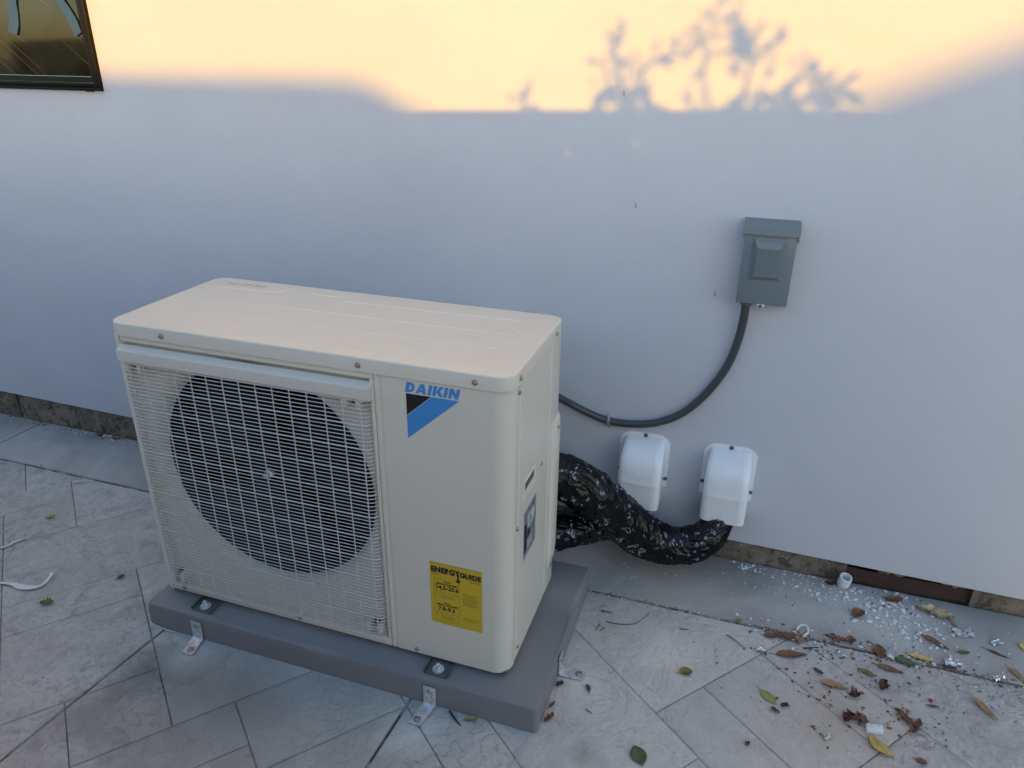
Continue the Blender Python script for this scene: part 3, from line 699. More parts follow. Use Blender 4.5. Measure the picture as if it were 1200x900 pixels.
# ---- pad
PX0, PX1, PY0, PY1 = -.0185, 1.0445, -.781, -.2586
pad = empty('equipment_pad', (.51, -.52, 0)); tag(pad, 'grey plastic equipment pad under the heat pump', 'equipment pad')
bm = bmesh.new()
def padring(a, z, r):
    base = rrect(PX0-.003+a, PX1+.003-a, PY0-.003+a, PY1+.003-a, z, r, 4); return base
# front edge notch: densify the front run and dent it
def dens(ring, dent, dz):
    out = []
    for i, p in enumerate(ring):
        q = ring[(i+1) % len(ring)]; out.append(p)
        if abs(p[1]-q[1]) < 1e-6 and p[1] < -.7 and abs(p[0]-q[0]) > .5:
            for x in (.460, .466, .549, .555): out.append((x, p[1]+(dent if .463 < x < .552 else 0), p[2]-(dz if .463 < x < .552 else 0)))
        if abs(p[0]-q[0]) < 1e-6 and p[0] > .9 and abs(p[1]-q[1]) > .3:
            ys = (-.475, -.470, -.395, -.390) if q[1] > p[1] else (-.390, -.395, -.470, -.475)
            for y in ys: out.append((p[0]-(dent if -.472 < y < -.393 else 0), y, p[2]-(dz if -.472 < y < -.393 else 0)))
    return out
loft(bm, [dens(padring(a, z, r), dn, dz) for a, z, r, dn, dz in ((0, 0, .010, 0, 0), (.001, .05, .010, 0, 0), (.0025, .0645, .010, .001, .001), (.0032, .0680, .010, .004, .003), (.0048, .0695, .009, .006, .003), (.0075, .0702, .008, .008, 0))], False, True)
bobj('slab', bm, m_pad, pad, ang=50)
adopt(pad)
def bracket(label, ox, oy, rot, skew, out_len):
    """galvanised strap: vertical leg on the pad side, bent foot on the concrete. Local: pad face is y=0, foot runs to -y."""
    root = empty('hold_down_strap', (ox, oy, 0)); root.rotation_euler = (0, 0, rot)
    tag(root, label, 'strap', 'galvanised straps holding the pad down')
    hw = .0155; bm = bmesh.new(); t = .0018
    prof = [(-.0012, .056), (-.0012, .012), (-.0035, .005), (-.009, .0032), (-out_len, .0025)]
    rings = []
    for s in (0, 1):
        pass
    a = []; b = []
    for i, (y, z) in enumerate(prof):
        k = skew*min(1, max(0, (-y-.003)/out_len)); nrm = Vector((0, -1, 0)) if i < 2 else (Vector((0, -.7, .7)) if i == 2 else Vector((0, -.1, 1)))
        if i == 2: nrm.normalize()
        a.append([(-hw+k, y, z), (hw+k, y, z), (hw+k, y+nrm.y*t, z+nrm.z*t), (-hw+k, y+nrm.y*t, z+nrm.z*t)])
    loft(bm, a); bobj('strip', bm, m_steel, root, ang=30)
    screw(root, (0, -.003, .043), (0, -1, 0), .0045); screw(root, (skew*.8, -out_len+.014, .0045), (0, 0, 1), .006)
    return root
bracket('galvanised strap at the front of the pad near its left end', .137, -.7845, 0, .012, .058)
bracket('galvanised strap at the front of the pad near its right corner', .789, -.7845, 0, -.012, .066)
bracket('galvanised strap on the right side of the pad, foot pointing to the house litter', 1.0478, -.590, R(90), .004, .062)

# ================================================================== WALL HARDWARE
db = empty('disconnect_box', (1.394, 0, .82)); tag(db, 'small grey metal electrical disconnect box mounted on the wall', 'electrical box')
bm = bmesh.new(); box(bm, 1.336, 1.452, -.062, -.0005, .832, 1.012, .003); bobj('case', bm, m_box, db)
bm = bmesh.new(); box(bm, 1.3335, 1.4545, -.072, -.0625, .826, 1.003, .003); door = bobj('door', bm, m_box, db)
bm = bmesh.new(); rr = [(1.330, 1.4575)]
loft(bm, [[(x, -.0005, 1.0135), (x, -.0005, 1.026), (x, -.066, 1.022), (x, -.0765, 1.017), (x, -.0785, 1.000), (x, -.0765, .9995), (x, -.0742, 1.0115), (x, -.06, 1.0133)] for x in (1.3285, 1.4590)])
bobj('rain_hood', bm, m_box, db, ang=30)
bx('hood_cheek', m_box, db, 1.3292, 1.3308, -.0745, -.050, .990, 1.012, smooth=False); bx('hood_cheek', m_box, db, 1.4562, 1.4578, -.0745, -.050, .985, 1.012, smooth=False)
bm = bmesh.new()
def zr(x0, x1, z0, z1, y0_, y1_): return [(x0, y0_, z0), (x1, y0_, z0), (x1, y1_, z1), (x0, y1_, z1)]
loft(bm, [zr(1.354, 1.432, .890, .994, -.0722, -.0722), zr(1.3555, 1.4305, .8915, .9925, -.0755, -.0755), zr(1.358, 1.428, .894, .990, -.0765, -.0765), zr(1.3665, 1.4195, .899, .974, -.083, -.098), zr(1.3680, 1.418, .901, .9725, -.0835, -.0988)], False, True)
bobj('raised_boss', bm, m_box, door, ang=25)
bx('latch', m_steel, door, 1.385, 1.402, -.0745, -.066, .820, .828, bev=.001); screw(door, (1.3935, -.0745, .824), (0, -1, 0), .003, m=m_dsteel)
adopt(db)

cond = empty('conduit', (1.359, -.03, .8)); tag(cond, 'dark grey flexible electrical conduit curving from the disconnect box behind the heat pump', 'conduit')
cp = [(1.359, -.035, .832), (1.359, -.035, .814), (1.359, -.030, .769), (1.352, -.022, .702), (1.333, -.016, .626), (1.291, -.013, .543), (1.234, -.013, .473), (1.166, -.013, .431), (1.094, -.013, .414),
      (1.026, -.013, .413), (.969, -.025, .434), (.917, -.05, .468), (.886, -.09, .505), (.856, -.14, .545), (.80, -.24, .58), (.76, -.335, .59)]
bm = bmesh.new(); tube(bm, spline(cp, 8), .0108, 14); bobj('hose', bm, m_conduit, cond, ang=70)
bm = bmesh.new(); revolve(bm, [(.0108, 0), (.015, .001), (.015, .010), (.0185, .011), (.0185, .019)], (1.359, -.035, .812), (0, .0, 1), 8, False, True); bobj('connector', bm, m_dsteel, cond)
bm = bmesh.new(); tube(bm, [(1.028, -.0005, .398), (1.028, -.014, .3995), (1.0275, -.0262, .407), (1.027, -.0262, .419), (1.0265, -.014, .4265), (1.026, -.001, .427)], .0022, 8, flat=3); 
bobj('clamp', bm, m_steel, cond); screw(cond, (1.028, -.002, .391), (0, -1, 0), .003)
adopt(cond)

def cover(label, dx, dz):
    root = empty('line_set_cover', (1.379+dx, 0, .2+dz)); tag(root, label, 'pipe cover', 'white pipe covers on the wall')
    x0, x1 = 1.305+dx, 1.4515+dx
    # flange: chamfered plate
    o_ = [(x0, .222), (x1, .222), (x1, .366), (x1-.010, .380), (x1-.026, .388), (x1-.04, .390), (x0+.038, .390), (x0+.024, .388), (x0+.010, .380), (x0, .366)]
    bm = bmesh.new(); loft(bm, [[(x, y, z+dz) for x, z in [(x0+(x-x0)*1, z) for x, z in o_]] for y in (-.0005, -.0035)]); bobj('flange', bm, m_cover, root, ang=25)
    # hood
    prof = [(.377, .004), (.3755, .013), (.371, .026), (.363, .041), (.352, .055), (.339, .066), (.324, .0755), (.307, .0820), (.290, .0850), (.2700, .0868), (.2660, .0885), (.2632, .0885), (.2625, .0850), (.2590, .0850), (.230, .0852), (.200, .0855), (.183, .0856)]
    hx0, hx1 = 1.3175+dx, 1.4405+dx; ncol = 72; bm = bmesh.new(); rows = []
    for z, D in prof:
        row = []; r = .018; hw = (hx1-hx0)/2*(1-.13*max(0, (z-.318)/.059)**2.4); mid = (hx0+hx1)/2
        pts = []
        for i in range(4): pts.append((-hw, -(D-min(r, D*.8))*i/4-.0))
        rr_ = min(r, D*.8)
        for i in range(6): a = R(90*i/6); pts.append((-hw+rr_-rr_*math.cos(a), -(D-rr_)-rr_*math.sin(a)))
        nf = 132; w0 = -hw+rr_
        for i in range(nf+1):
            x = w0+(-2*w0)*i/nf; k = .0011*(1 if i % 6 in (0, 1, 2) else 0)*(1 if 1 < i < nf-1 else 0); pts.append((x, -D-k))
        for i in range(5, -1, -1): a = R(90*i/6); pts.append((hw-rr_+rr_*math.cos(a), -(D-rr_)-rr_*math.sin(a)))
        for i in range(3, -1, -1): pts.append((hw, -(D-rr_)*i/4))
        rows.append([(mid+x, y-.0005, z+dz) for x, y in pts])
    loft(bm, rows, False, False, False)
    bmesh.ops.recalc_face_normals(bm, faces=bm.faces)
    bmesh.ops.solidify(bm, geom=bm.faces[:], thickness=.0016)
    bobj('hood', bm, m_cover, root, ang=30)
    screw(root, (1.3785+dx, -.0035, .383+dz), (0, -1, 0), .0042, m=m_dsteel, name='cover_screw')
    screw(root, (x0+.006, -.0035, .262+dz), (0, -1, 0), .0042, m=m_dsteel, name='cover_screw'); screw(root, (x1-.005, -.0035, .250+dz), (0, -1, 0), .0042, m=m_dsteel, name='cover_screw')
    adopt(root)
cover('white ribbed plastic pipe cover on the wall, the one farther from the heat pump', 0, 0)
cover('left one of two white ribbed pipe covers, nearer the heat pump and the black pipes', -.2415, -.003)

from mathutils import noise
def wrapped(label, pts, rad, seed):
    bm = bmesh.new(); uvl = bm.loops.layers.uv.new('UVMap')
    def disp(q, L, a):
        d = noise.noise(q*8+Vector((seed*3.1, 0, 0)))*.006
        # long tapering folds running round and along the bag, a bit spiral
        c = Vector((L*16+math.sin(a+seed)*1.6, math.cos(a)*1.4, math.sin(a)*1.4+seed*5))
        d += (1-abs(noise.noise(c))*2)**3*.0045 if abs(noise.noise(c)) < .5 else 0
        c2 = Vector((L*45+math.sin(a*2)*2, math.cos(a)*3.2+seed, math.sin(a)*3.2))
        d += (1-min(1, abs(noise.noise(c2))*2.5))**2*.0030
        return d*min(1, max(.12, (abs(q.y)-.055)/.05))
    tube(bm, spline(pts, 26), rad, 110, True, uvl, disp); o = bobj('wrapped_pipe', bm, m_wrap, None, ang=80)
    return tag(o, label, 'insulated pipe', 'pipes wrapped in black plastic')
def r_up(t): return .050+.012*math.sin(min(1, t*1.2)*math.pi)**2-.016*max(0, t-.75)/.25
wrapped('upper thick pipe wrapped in crinkled black plastic, curving up into the farther white cover',
        [(.80, -.29, .385), (.87, -.285, .385), (.917, -.28, .374), (.947, -.268, .356), (.991, -.25, .329), (1.046, -.22, .279), (1.103, -.18, .205), (1.163, -.145, .137), (1.224, -.12, .098), (1.284, -.105, .096), (1.333, -.088, .116), (1.364, -.062, .150), (1.378, -.045, .190), (1.379, -.042, .26)], r_up, 1)
wrapped('lower pipe wrapped in black plastic, passing behind to the white cover near the heat pump',
        [(.80, -.28, .18), (.87, -.275, .175), (.917, -.27, .172), (.949, -.25, .170), (1.001, -.21, .164), (1.053, -.16, .154), (1.101, -.11, .144), (1.130, -.07, .152), (1.140, -.046, .185), (1.140, -.044, .25)], lambda t: .058-.024*t, 2)

# ================================================================== LITTER
def leafmat(name, c1, c2): return mat(name, c1, .6, var=[(55, c2, .42, .66, 5, .8, .9)], bump=[(70, .5, 4, 1)])
LM = {'brown': leafmat('leaf_brown', (.20, .095, .05), (.11, .05, .03)), 'tan': leafmat('leaf_tan', (.40, .26, .13), (.24, .14, .07)),
      'red': leafmat('leaf_maroon', (.10, .03, .028), (.05, .018, .018)), 'green': leafmat('leaf_green', (.20, .26, .07), (.26, .30, .12)),
      'dgreen': leafmat('leaf_dark_green', (.045, .085, .03), (.10, .14, .07)), 'olive': leafmat('leaf_olive', (.23, .18, .05), (.12, .09, .025)),
      'yellow': leafmat('leaf_yellow', (.55, .40, .13), (.36, .24, .07)), 'pink': leafmat('petal_crimson', (.36, .02, .05), (.22, .01, .03)), 'pale': leafmat('leaf_parchment', (.48, .38, .25), (.30, .21, .13))}
def leaf(label, x, y, ln, wd, ang, col, curl=.3, bend=.3, z=.003, cat='leaf', group='fallen leaves on the patio', shape='oval', name='fallen_leaf'):
    """blade as a curved grid with thickness; curl lifts the edges, bend lifts the ends"""
    bm = bmesh.new(); n, m_ = 12, 6; rows = []; rnd = random.Random(int(x*1000+y*977))
    for i in range(n+1):
        t = i/n
        if shape == 'oval': w_ = math.sin(math.pi*min(1, max(0, t)))**.75
        elif shape == 'long': w_ = math.sin(math.pi*t)**.6*(.75+.25*math.cos(t*3))
        elif shape == 'ragged': w_ = (math.sin(math.pi*t)**.5)*rnd.uniform(.55, 1.15)
        else: w_ = math.sin(math.pi*t)**.7
        w_ = max(w_, .04); row = []
        cx_ = (t-.5)*ln; arc = (shape == 'banana')*(-.22*ln)*(1-(2*t-1)**2)
        for j in range(m_+1):
            s = (j/m_-.5)*2; jit = rnd.uniform(-1, 1)*wd*.05*(shape == 'ragged')*2
            zz = curl*wd*.5*abs(s)**1.6*w_+bend*ln*.25*(2*t-1)**2+rnd.uniform(0, .0006)+(rnd.uniform(0, .25*wd) if shape == 'ragged' else 0)
            row.append((cx_+jit, s*wd*.5*w_+arc+jit, zz-curl*.0*wd))
        rows.append(row)
    plate(bm, rows, (0, 0, .0005))
    # stalk
    st = [(-ln*.5+.001, 0, rows[0][3][2]), (-ln*.62, wd*.06, rows[0][3][2]*.5+.0008), (-ln*.72, wd*.13, .0008)]
    if shape in ('oval', 'long') and ln > .018: tube(bm, st, .0006, 5)
    o = bobj(name, bm, LM[col], None, ang=60); o.location = (x, y, z); o.rotation_euler = (0, 0, R(ang))
    return tag(o, label, cat, group)
D = [
 ('crumpled yellow leaf alone on the slab left of the fan guard', -.684, -.499, .028, .018, 60, 'yellow', .6, .3, 'ragged'),
 ('thin orange tan leaf sliver beside a white fleck near the left joint line', -.765, -.305, .034, .007, 40, 'tan', .3, .1, 'long'),
 ('crumpled tan brown leaf on the lower left slab below the white strap', -.343, -.814, .034, .022, 20, 'olive', .7, .4, 'ragged'),
 ('small curled brown leaf near the slab corner left of the pad', -.238, -.66, .027, .012, 75, 'brown', .9, .3, 'oval'),
 ('round olive brown leaf alone on the slab right of the pad', 1.343, -.491, .036, .027, 30, 'olive', .3, .15, 'oval'),
 ('dark green mottled leaf at the bottom edge right of the pad', 1.272, -.765, .050, .036, 120, 'dgreen', .15, .08, 'oval'),
 ('small rust brown leaf beyond the foot of the right strap', 1.127, -.619, .026, .011, 115, 'brown', .4, .2, 'oval'),
 ('dark brown leaf scrap touching the pad just below the right strap', 1.060, -.630, .022, .015, 45, 'red', .6, .3, 'ragged'),
 ('thin brown leaf standing against the pad side', 1.0585, -.694, .026, .010, 70, 'brown', .7, .2, 'long'),
 ('rusty orange curled leaf at the front right corner of the pad', 1.062, -.735, .032, .014, 60, 'brown', 1.0, .3, 'ragged'),
 ('light green pointed leaf lying right of the olive leaf', 1.537, -.505, .052, .026, -43, 'green', .12, .08, 'oval'),
 ('small dark brown scrap under the light green leaf', 1.553, -.543, .022, .011, -30, 'brown', .8, .3, 'ragged'),
 ('curled dark brown scrap at the tip of the light green leaf', 1.574, -.521, .021, .013, 30, 'red', .8, .3, 'ragged'),
 ('long flat brown leaf just below the leaf pile at the joint', 1.592, -.345, .080, .030, 18, 'brown', .35, .1, 'long'),
 ('leftmost oval brown leaf of the little pile at the joint', 1.540, -.293, .034, .022, 10, 'brown', .3, .2, 'oval'),
 ('second brown leaf of the little pile at the joint', 1.562, -.283, .036, .020, -35, 'brown', .5, .3, 'oval'),
 ('largest topmost brown leaf of the little pile at the joint', 1.588, -.284, .044, .026, 150, 'brown', .5, .3, 'oval'),
 ('rightmost tan leaf of the little pile at the joint', 1.612, -.283, .034, .020, 80, 'tan', .6, .4, 'ragged'),
 ('orange brown rolled leaf with a dark scrap at its right end', 1.688, -.419, .062, .026, 0, 'tan', .8, .1, 'long'),
 ('dark maroon crumpled leaf right of the orange brown rolled leaf', 1.733, -.436, .028, .024, 20, 'red', .9, .5, 'ragged'),
 ('maroon crumpled leaf cluster above the white foam block, left half', 1.712, -.512, .034, .024, 50, 'red', .9, .5, 'ragged'),
 ('maroon crumpled leaf cluster above the white foam block, right half', 1.738, -.510, .032, .026, -20, 'brown', .9, .5, 'ragged'),
 ('small oval yellow brown leaf right of the leaf pile', 1.769, -.347, .036, .018, -25, 'olive', .3, .15, 'oval'),
 ('curved yellow leaf like a banana at the lower right, under the white block', 1.779, -.566, .066, .026, -44, 'yellow', .7, .1, 'banana'),
 ('brown leaf standing upright in the wall joint', 1.805, -.262, .050, .028, 92, 'brown', .7, .3, 'oval'),
 ('dark green leaf lying across the wall joint', 1.862, -.278, .056, .022, -12, 'dgreen', .4, .15, 'oval'),
 ('yellow leaf lying on the joint beside the dark green leaf', 1.906, -.250, .060, .022, -4, 'yellow', .5, .15, 'long'),
 ('long reddish brown leaf just in front of the white oval pebble', 1.825, -.316, .062, .024, -8, 'brown', .3, .1, 'long'),
 ('long dark brown curled leaf on the strip above the joint', 1.948, -.180, .070, .022, -30, 'brown', .8, .2, 'long'),
 ('small green leaf right of the long dark curled leaf', 2.012, -.192, .034, .014, 20, 'dgreen', .3, .2, 'oval'),
 ('large pale parchment coloured leaf near the gap in the footing', 1.966, -.056, .090, .042, -10, 'pale', .35, .2, 'ragged'),
 ('round brown cupped leaf on the strip left of the paint chips', 1.767, -.130, .046, .032, 60, 'brown', .8, .4, 'oval'),
 ('brown torn leaf close to the footing between the white cap and the parchment leaf', 1.866, -.037, .046, .030, 10, 'brown', .6, .4, 'ragged'),
 ('narrow tan strip of leaf hanging off the parchment leaf', 2.010, -.085, .044, .012, -70, 'tan', .6, .3, 'long'),
 ('dark maroon star shaped leaf scrap right of the oval yellow brown leaf', 1.800, -.385, .036, .024, 70, 'red', .8, .6, 'ragged'),
 ('tiny crimson petal on the slab at the far right', 1.903, -.391, .012, .010, 70, 'pink', .4, .3, 'oval'),
 ('small brown scrap just below the crimson petal', 1.903, -.411, .028, .009, 5, 'brown', .5, .4, 'ragged'),
 ('tan twisted leaf alone at the far right slab', 2.018, -.380, .074, .019, -55, 'tan', .8, .3, 'long'),
 ('reddish brown lobed leaf lying on the slab joint, upper lobe', 1.838, -.472, .058, .018, -45, 'brown', .8, .4, 'ragged'),
 ('reddish brown lobed leaf lying on the slab joint, lower lobe', 1.856, -.490, .052, .020, 62, 'brown', .8, .4, 'ragged'),
 ('brown and tan curled leaf at the right edge on the joint', 2.122, -.237, .056, .018, -55, 'tan', .8, .2, 'long'),
 ('small reddish leaf at the bottom edge right of the banana shaped leaf', 1.854, -.582, .024, .017, -10, 'brown', .3, .2, 'oval'),
 ('tiny brown leaf scrap alone on the lower slab', 1.496, -.657, .015, .011, 60, 'brown', .6, .5, 'ragged'),
 ('tan leaf on the slab in front of the pad beside the black stick', .895, -.797, .030, .013, 15, 'tan', .6, .4, 'ragged'),
 ('dark brown leaf wedged beside the white cap at the footing', 1.705, -.017, .034, .020, 20, 'red', .7, .5, 'ragged'),
 ('reddish leaf lying against the footing left of the heat pump', -.904, -.006, .044, .020, 5, 'brown', .6, .3, 'oval'),
 ('brown leaf stuck in the wall joint left of the leaf pile', 1.460, -.262, .018, .014, 40, 'tan', .6, .4, 'ragged'),
 ('brown leaf in the wall joint just right of the leaf pile', 1.703, -.250, .052, .020, -5, 'brown', .6, .3, 'ragged'),
 ('small brown leaf in the wall joint before the upright leaf', 1.740, -.246, .030, .020, 80, 'brown', .8, .4, 'ragged'),
 ('dark leaf below the joint right of the yellow leaf', 1.965, -.262, .036, .014, -5, 'red', .4, .2, 'oval'),
 ('thin maroon stalk with leaf scrap on the strip at the right', 2.094, -.170, .052, .010, -20, 'red', .6, .2, 'long'),
 ('pale yellow green leaf tip at the very right edge of the strip', 2.165, -.120, .030, .022, 80, 'yellow', .3, .2, 'oval'),
 ('small brown leaf between the pile and the rolled leaf', 1.654, -.384, .024, .014, -25, 'brown', .6, .4, 'ragged'),
]
for (lb, x, y, ln, wd, an, cl, cu, be, shp) in D: leaf(lb, x, y, ln, wd, an, cl, cu, be, .0015, shape=shp)

# white oddments
def lump(bm, x, y, z, r, rnd, flatz=.5, m_=None):
    n0 = len(bm.verts); res = bmesh.ops.create_icosphere(bm, subdivisions=1, radius=1); ax = rnd.uniform(0, 6.28)
    for v in res['verts']:
        k = rnd.uniform(.6, 1.15); p = Vector((v.co.x*k*1.25, v.co.y*k*.8, v.co.z*k*flatz)); p.rotate(Matrix.Rotation(ax, 3, 'Z')); v.co = p*r+Vector((x, y, z))
cap = empty('pipe_cap', (1.737, -.012, 0)); tag(cap, 'white plastic pipe coupling lying against the footing by the gap', 'pipe fitting')
bm = bmesh.new(); revolve(bm, [(.013, .030), (.0165, .030), (.0172, .027), (.0172, .0), (.0145, -.003), (.0145, -.008), (.010, -.008), (.010, .004), (.013, .006), (.013, .030)], (0, 0, 0), (.1, -.25, 1), 24, False, False)
o = bobj('shell', bm, m_wplast, cap); o.location = (0, 0, .009)
fb = empty('foam_block', (1.766, -.528, 0)); tag(fb, 'small white rectangular foam block above the banana shaped leaf', 'foam block')
bm = bmesh.new(); box(bm, -.018, .018, -.010, .010, .001, .012, .0015); 
for v in bm.verts: v.co.x += v.co.y*.2+random.uniform(-.0008, .0008)
o = bobj('block', bm, m_chip, fb); fb.rotation_euler = (0, 0, R(10))
bm = bmesh.new(); lump(bm, 0, 0, 0, .012, random.Random(3), .45); bmesh.ops.subdivide_edges(bm, edges=bm.edges[:], cuts=1, smooth=.6)
o = bobj('white_pebble', bm, m_chip, None, ang=80); o.location = (1.829, -.273, .006); o.rotation_euler = (0, 0, R(70)); tag(o, 'white oval pebble lying on the wall joint between the brown leaves', 'pebble')
def strap(name, label, pts, w0, m, cat, group=None, wf=None):
    bm = bmesh.new(); P = spline([(x, y, z) for x, y, z in pts], 8); N = len(P); r1 = []; r2 = []
    for i, p in enumerate(P):
        d = (P[min(i+1, N-1)]-P[max(i-1, 0)]).normalized(); s = Vector((-d.y, d.x, 0)).normalized(); ww = w0*(wf(i/(N-1)) if wf else 1)/2
        r1.append(p-s*ww+Vector((0, 0, .002))); r2.append(p+s*ww)
    t = Vector((0, 0, .0009)); loft(bm, [[a, b, b+t, (a+b)/2+t*2.4, a+t] for a, b in zip(r1, r2)])
    return tag(bobj(name, bm, m, None, ang=50), label, cat, group)
strap('plastic_strap', 'longer white plastic strap end with an upturned hook at the left edge', [(-.62, -.83, .002), (-.552, -.797, .002), (-.50, -.786, .004), (-.468, -.787, .003), (-.427, -.776, .004), (-.416, -.757, .006), (-.422, -.728, .010), (-.436, -.716, .006)], .011, m_wplast, 'plastic strap', 'white plastic straps', lambda t: .8+1.1*math.exp(-((t-.45)/.16)**2))
strap('plastic_strap', 'shorter white plastic strap scrap lying behind the longer one at the left edge', [(-.75, -.74, .002), (-.691, -.678, .003), (-.676, -.659, .002), (-.667, -.640, .006), (-.660, -.620, .004)], .010, m_wplast, 'plastic strap', 'white plastic straps')
strap('white_string', 'thin white strip lying along the left front foot of the pad', [(-.022, -.779, .002), (-.005, -.786, .003), (.018, -.7875, .002), (.05, -.7905, .002), (.063, -.7885, .002)], .005, m_wplast, 'string')
bm = bmesh.new(); tube(bm, spline([(1.606, -.250, .005), (1.616, -.236, .012), (1.630, -.237, .014), (1.634, -.254, .010), (1.622, -.270, .004)], 6), .0028, 8); tag(bobj('plastic_ring', bm, m_wplast, None), 'broken white plastic ring beside the little leaf pile', 'plastic ring')
def twig(label, pts, r, m, cat='twig', name='twig'):
    bm = bmesh.new(); tube(bm, spline(pts, 6), lambda t: r*(1.1-.6*t), 6); tag(bobj(name, bm, m, None), label, cat)
m_twig = mat('dry_twig', (.13, .10, .075), .9)
twig('long thin curved twig on the slab behind the pad corner', [(1.121, -.381, .002), (1.156, -.38, .003), (1.192, -.367, .003), (1.211, -.343, .004), (1.227, -.313, .002)], .0013, m_twig)
twig('short thick twig left of the long curved twig', [(1.100, -.344, .003), (1.113, -.345, .004), (1.130, -.342, .003)], .0022, m_twig)
twig('thin stalk with a tiny dark knob near the slab joint', [(1.433, -.327, .002), (1.455, -.342, .004), (1.469, -.354, .003), (1.482, -.362, .004)], .0013, m_twig)
twig('black stick lying in front of the pad', [(.840, -.790, .003), (.858, -.806, .004), (.879, -.819, .003)], .0028, mat('black_stick', (.015, .015, .018), .6), 'stick', 'stick')
twig('tiny blue green sliver on the slab right of the pad', [(1.136, -.682, .002), (1.153, -.689, .002)], .0016, mat('teal_plastic', (.03, .20, .20), .4), 'plastic sliver', 'plastic_sliver')
twig('short upright twig right of the pad near the curved twig', [(1.108, -.395, .002), (1.102, -.425, .003)], .0015, m_twig)
twig('short red brown twig beside the upright one', [(1.122, -.405, .002), (1.112, -.425, .003)], .0014, LM['brown'])
twig('short dark twig on the slab below the joint', [(1.312, -.345, .003), (1.335, -.341, .003)], .0018, m_twig)
twig('black twig between the leaf pile and the wall joint', [(1.622, -.312, .003), (1.660, -.296, .003)], .0020, mat('black_twig', (.03, .028, .026), .8))
def foilbit(label, x, y, r, name='foil_scrap'):
    bm = bmesh.new(); rnd = random.Random(int(x*999)); n = 8; rows = [[(((i/n)-.5)*2*r, ((j/5)-.5)*1.1*r, rnd.uniform(.001, .010)) for j in range(6)] for i in range(n+1)]
    plate(bm, rows, (0, 0, .0004)); o = bobj(name, bm, m_foil, None, ang=20); o.location = (x, y, .001); o.rotation_euler = (0, 0, rnd.uniform(0, 1)); tag(o, label, 'foil scrap', 'crumpled foil scraps')
foilbit('larger crumpled silver foil scrap right of the parchment leaf', 2.027, -.116, .026)
foilbit('small crumpled foil scrap on the strip at the far right', 2.10, -.128, .014)
foilbit('small foil scrap on the slab below the wall joint at the right', 2.074, -.262, .014)
foilbit('silver foil scrap in the joint right of the yellow leaf', 1.975, -.244, .018)
foilbit('flat white and silver chip left of the long brown leaf', 1.519, -.355, .014)
foilbit('clear crumpled scrap alone on the lower right slab', 1.664, -.583, .011)

def scatter(name, m, label, cat, spots, seed, flatz=.45):
    bm = bmesh.new(); rnd = random.Random(seed)
    for (cx_, cy_, sx_, sy_, n_, r0, r1) in spots:
        for _ in range(n_):
            x = cx_+rnd.gauss(0, sx_); y = cy_+rnd.gauss(0, sy_)
            if y > .005: y = .005-rnd.random()*.02
            if PX0-.01 < x < PX1+.008 and y < PY1+.008 and y > PY0-.008: continue
            r = r0+(r1-r0)*rnd.random()**3.5; lump(bm, x, y, r*flatz*.6+.0005, r, rnd, flatz)
    return tag(bobj(name, bm, m, None, smooth=False), label, cat, kind='stuff')
scatter('paint_chips', m_chip, 'white paint and stucco chips strewn along the footing', 'debris',
        [(1.62, -.03, .10, .035, 154, 0.00072, 0.0051), (1.74, -.03, .08, .04, 110, 0.0009, 0.00765), (1.82, -.08, .07, .05, 176, 0.0009, 0.0085), (1.90, -.12, .05, .05, 198, 0.0009, 0.00935), (1.90, -.20, .05, .05, 110, 0.0006, 0.0068), (1.66, -.27, .12, .05, 110, 0.0006, 0.0068),
         (1.40, -.10, .25, .07, 154, 0.00048, 0.0034), (1.15, -.10, .12, .06, 66, 0.00048, 0.0034), (1.09, -.42, .03, .07, 57, 0.00048, 0.0034), (1.25, -.42, .10, .08, 39, 0.00036, 0.0017), (1.8, -.42, .25, .10, 110, 0.00036, 0.00255), (2.02, -.22, .12, .06, 88, 0.00048, 0.0051),
         (-1.1, -.01, .30, .012, 132, 0.0006, 0.0051), (-.2, -.01, .5, .015, 88, 0.0006, 0.0034), (-.95, .0, .02, .006, 30, 0.0012, 0.0068), (.2, -.95, .4, .15, 30, 0.00036, 0.00213), (-.45, -.65, .25, .2, 35, 0.00036, 0.0017), (1.3, -.27, .25, .006, 110, 0.0006, 0.00425), (1.47, -.01, .012, .008, 35, 0.0018, 0.0085)], 11)
scatter('dirt_crumbs', m_joint, 'dark dirt crumbs and leaf bits on the concrete', 'debris',
        [(1.85, -.27, .25, .03, 200, .0008, .004), (1.78, -.40, .18, .10, 160, .0006, .0025), (1.62, -.52, .15, .08, 60, .0006, .002), (1.75, -.12, .2, .07, 160, .0006, .003), (1.3, -.45, .2, .15, 70, .0006, .002),
         (-.2, -.265, .6, .004, 70, .001, .004), (1.5, -.266, .4, .004, 160, .001, .0045), (-.9, .0, .4, .01, 90, .001, .006), (1.4, .0, .4, .012, 120, .001, .004), (-.5, -.6, .3, .2, 50, .0006, .002), (.45, -.95, .4, .12, 60, .0006, .002), (2.05, -.30, .1, .08, 60, .0006, .003)], 12, .6)
scatter('leaf_crumbs', LM['brown'], 'brown crumbled leaf bits around the leaf litter', 'debris',
        [(1.72, -.36, .13, .08, 170, .0008, .006), (1.72, -.49, .07, .05, 90, .001, .006), (2.0, -.262, .10, .006, 110, .001, .006), (1.83, -.03, .06, .03, 50, .001, .006), (1.62, -.28, .06, .02, 80, .001, .006), (1.85, -.48, .04, .03, 60, .001, .006), (1.8, -.27, .10, .010, 90, .001, .006), (1.5, -.45, .15, .08, 30, .0008, .003)], 13, .3)
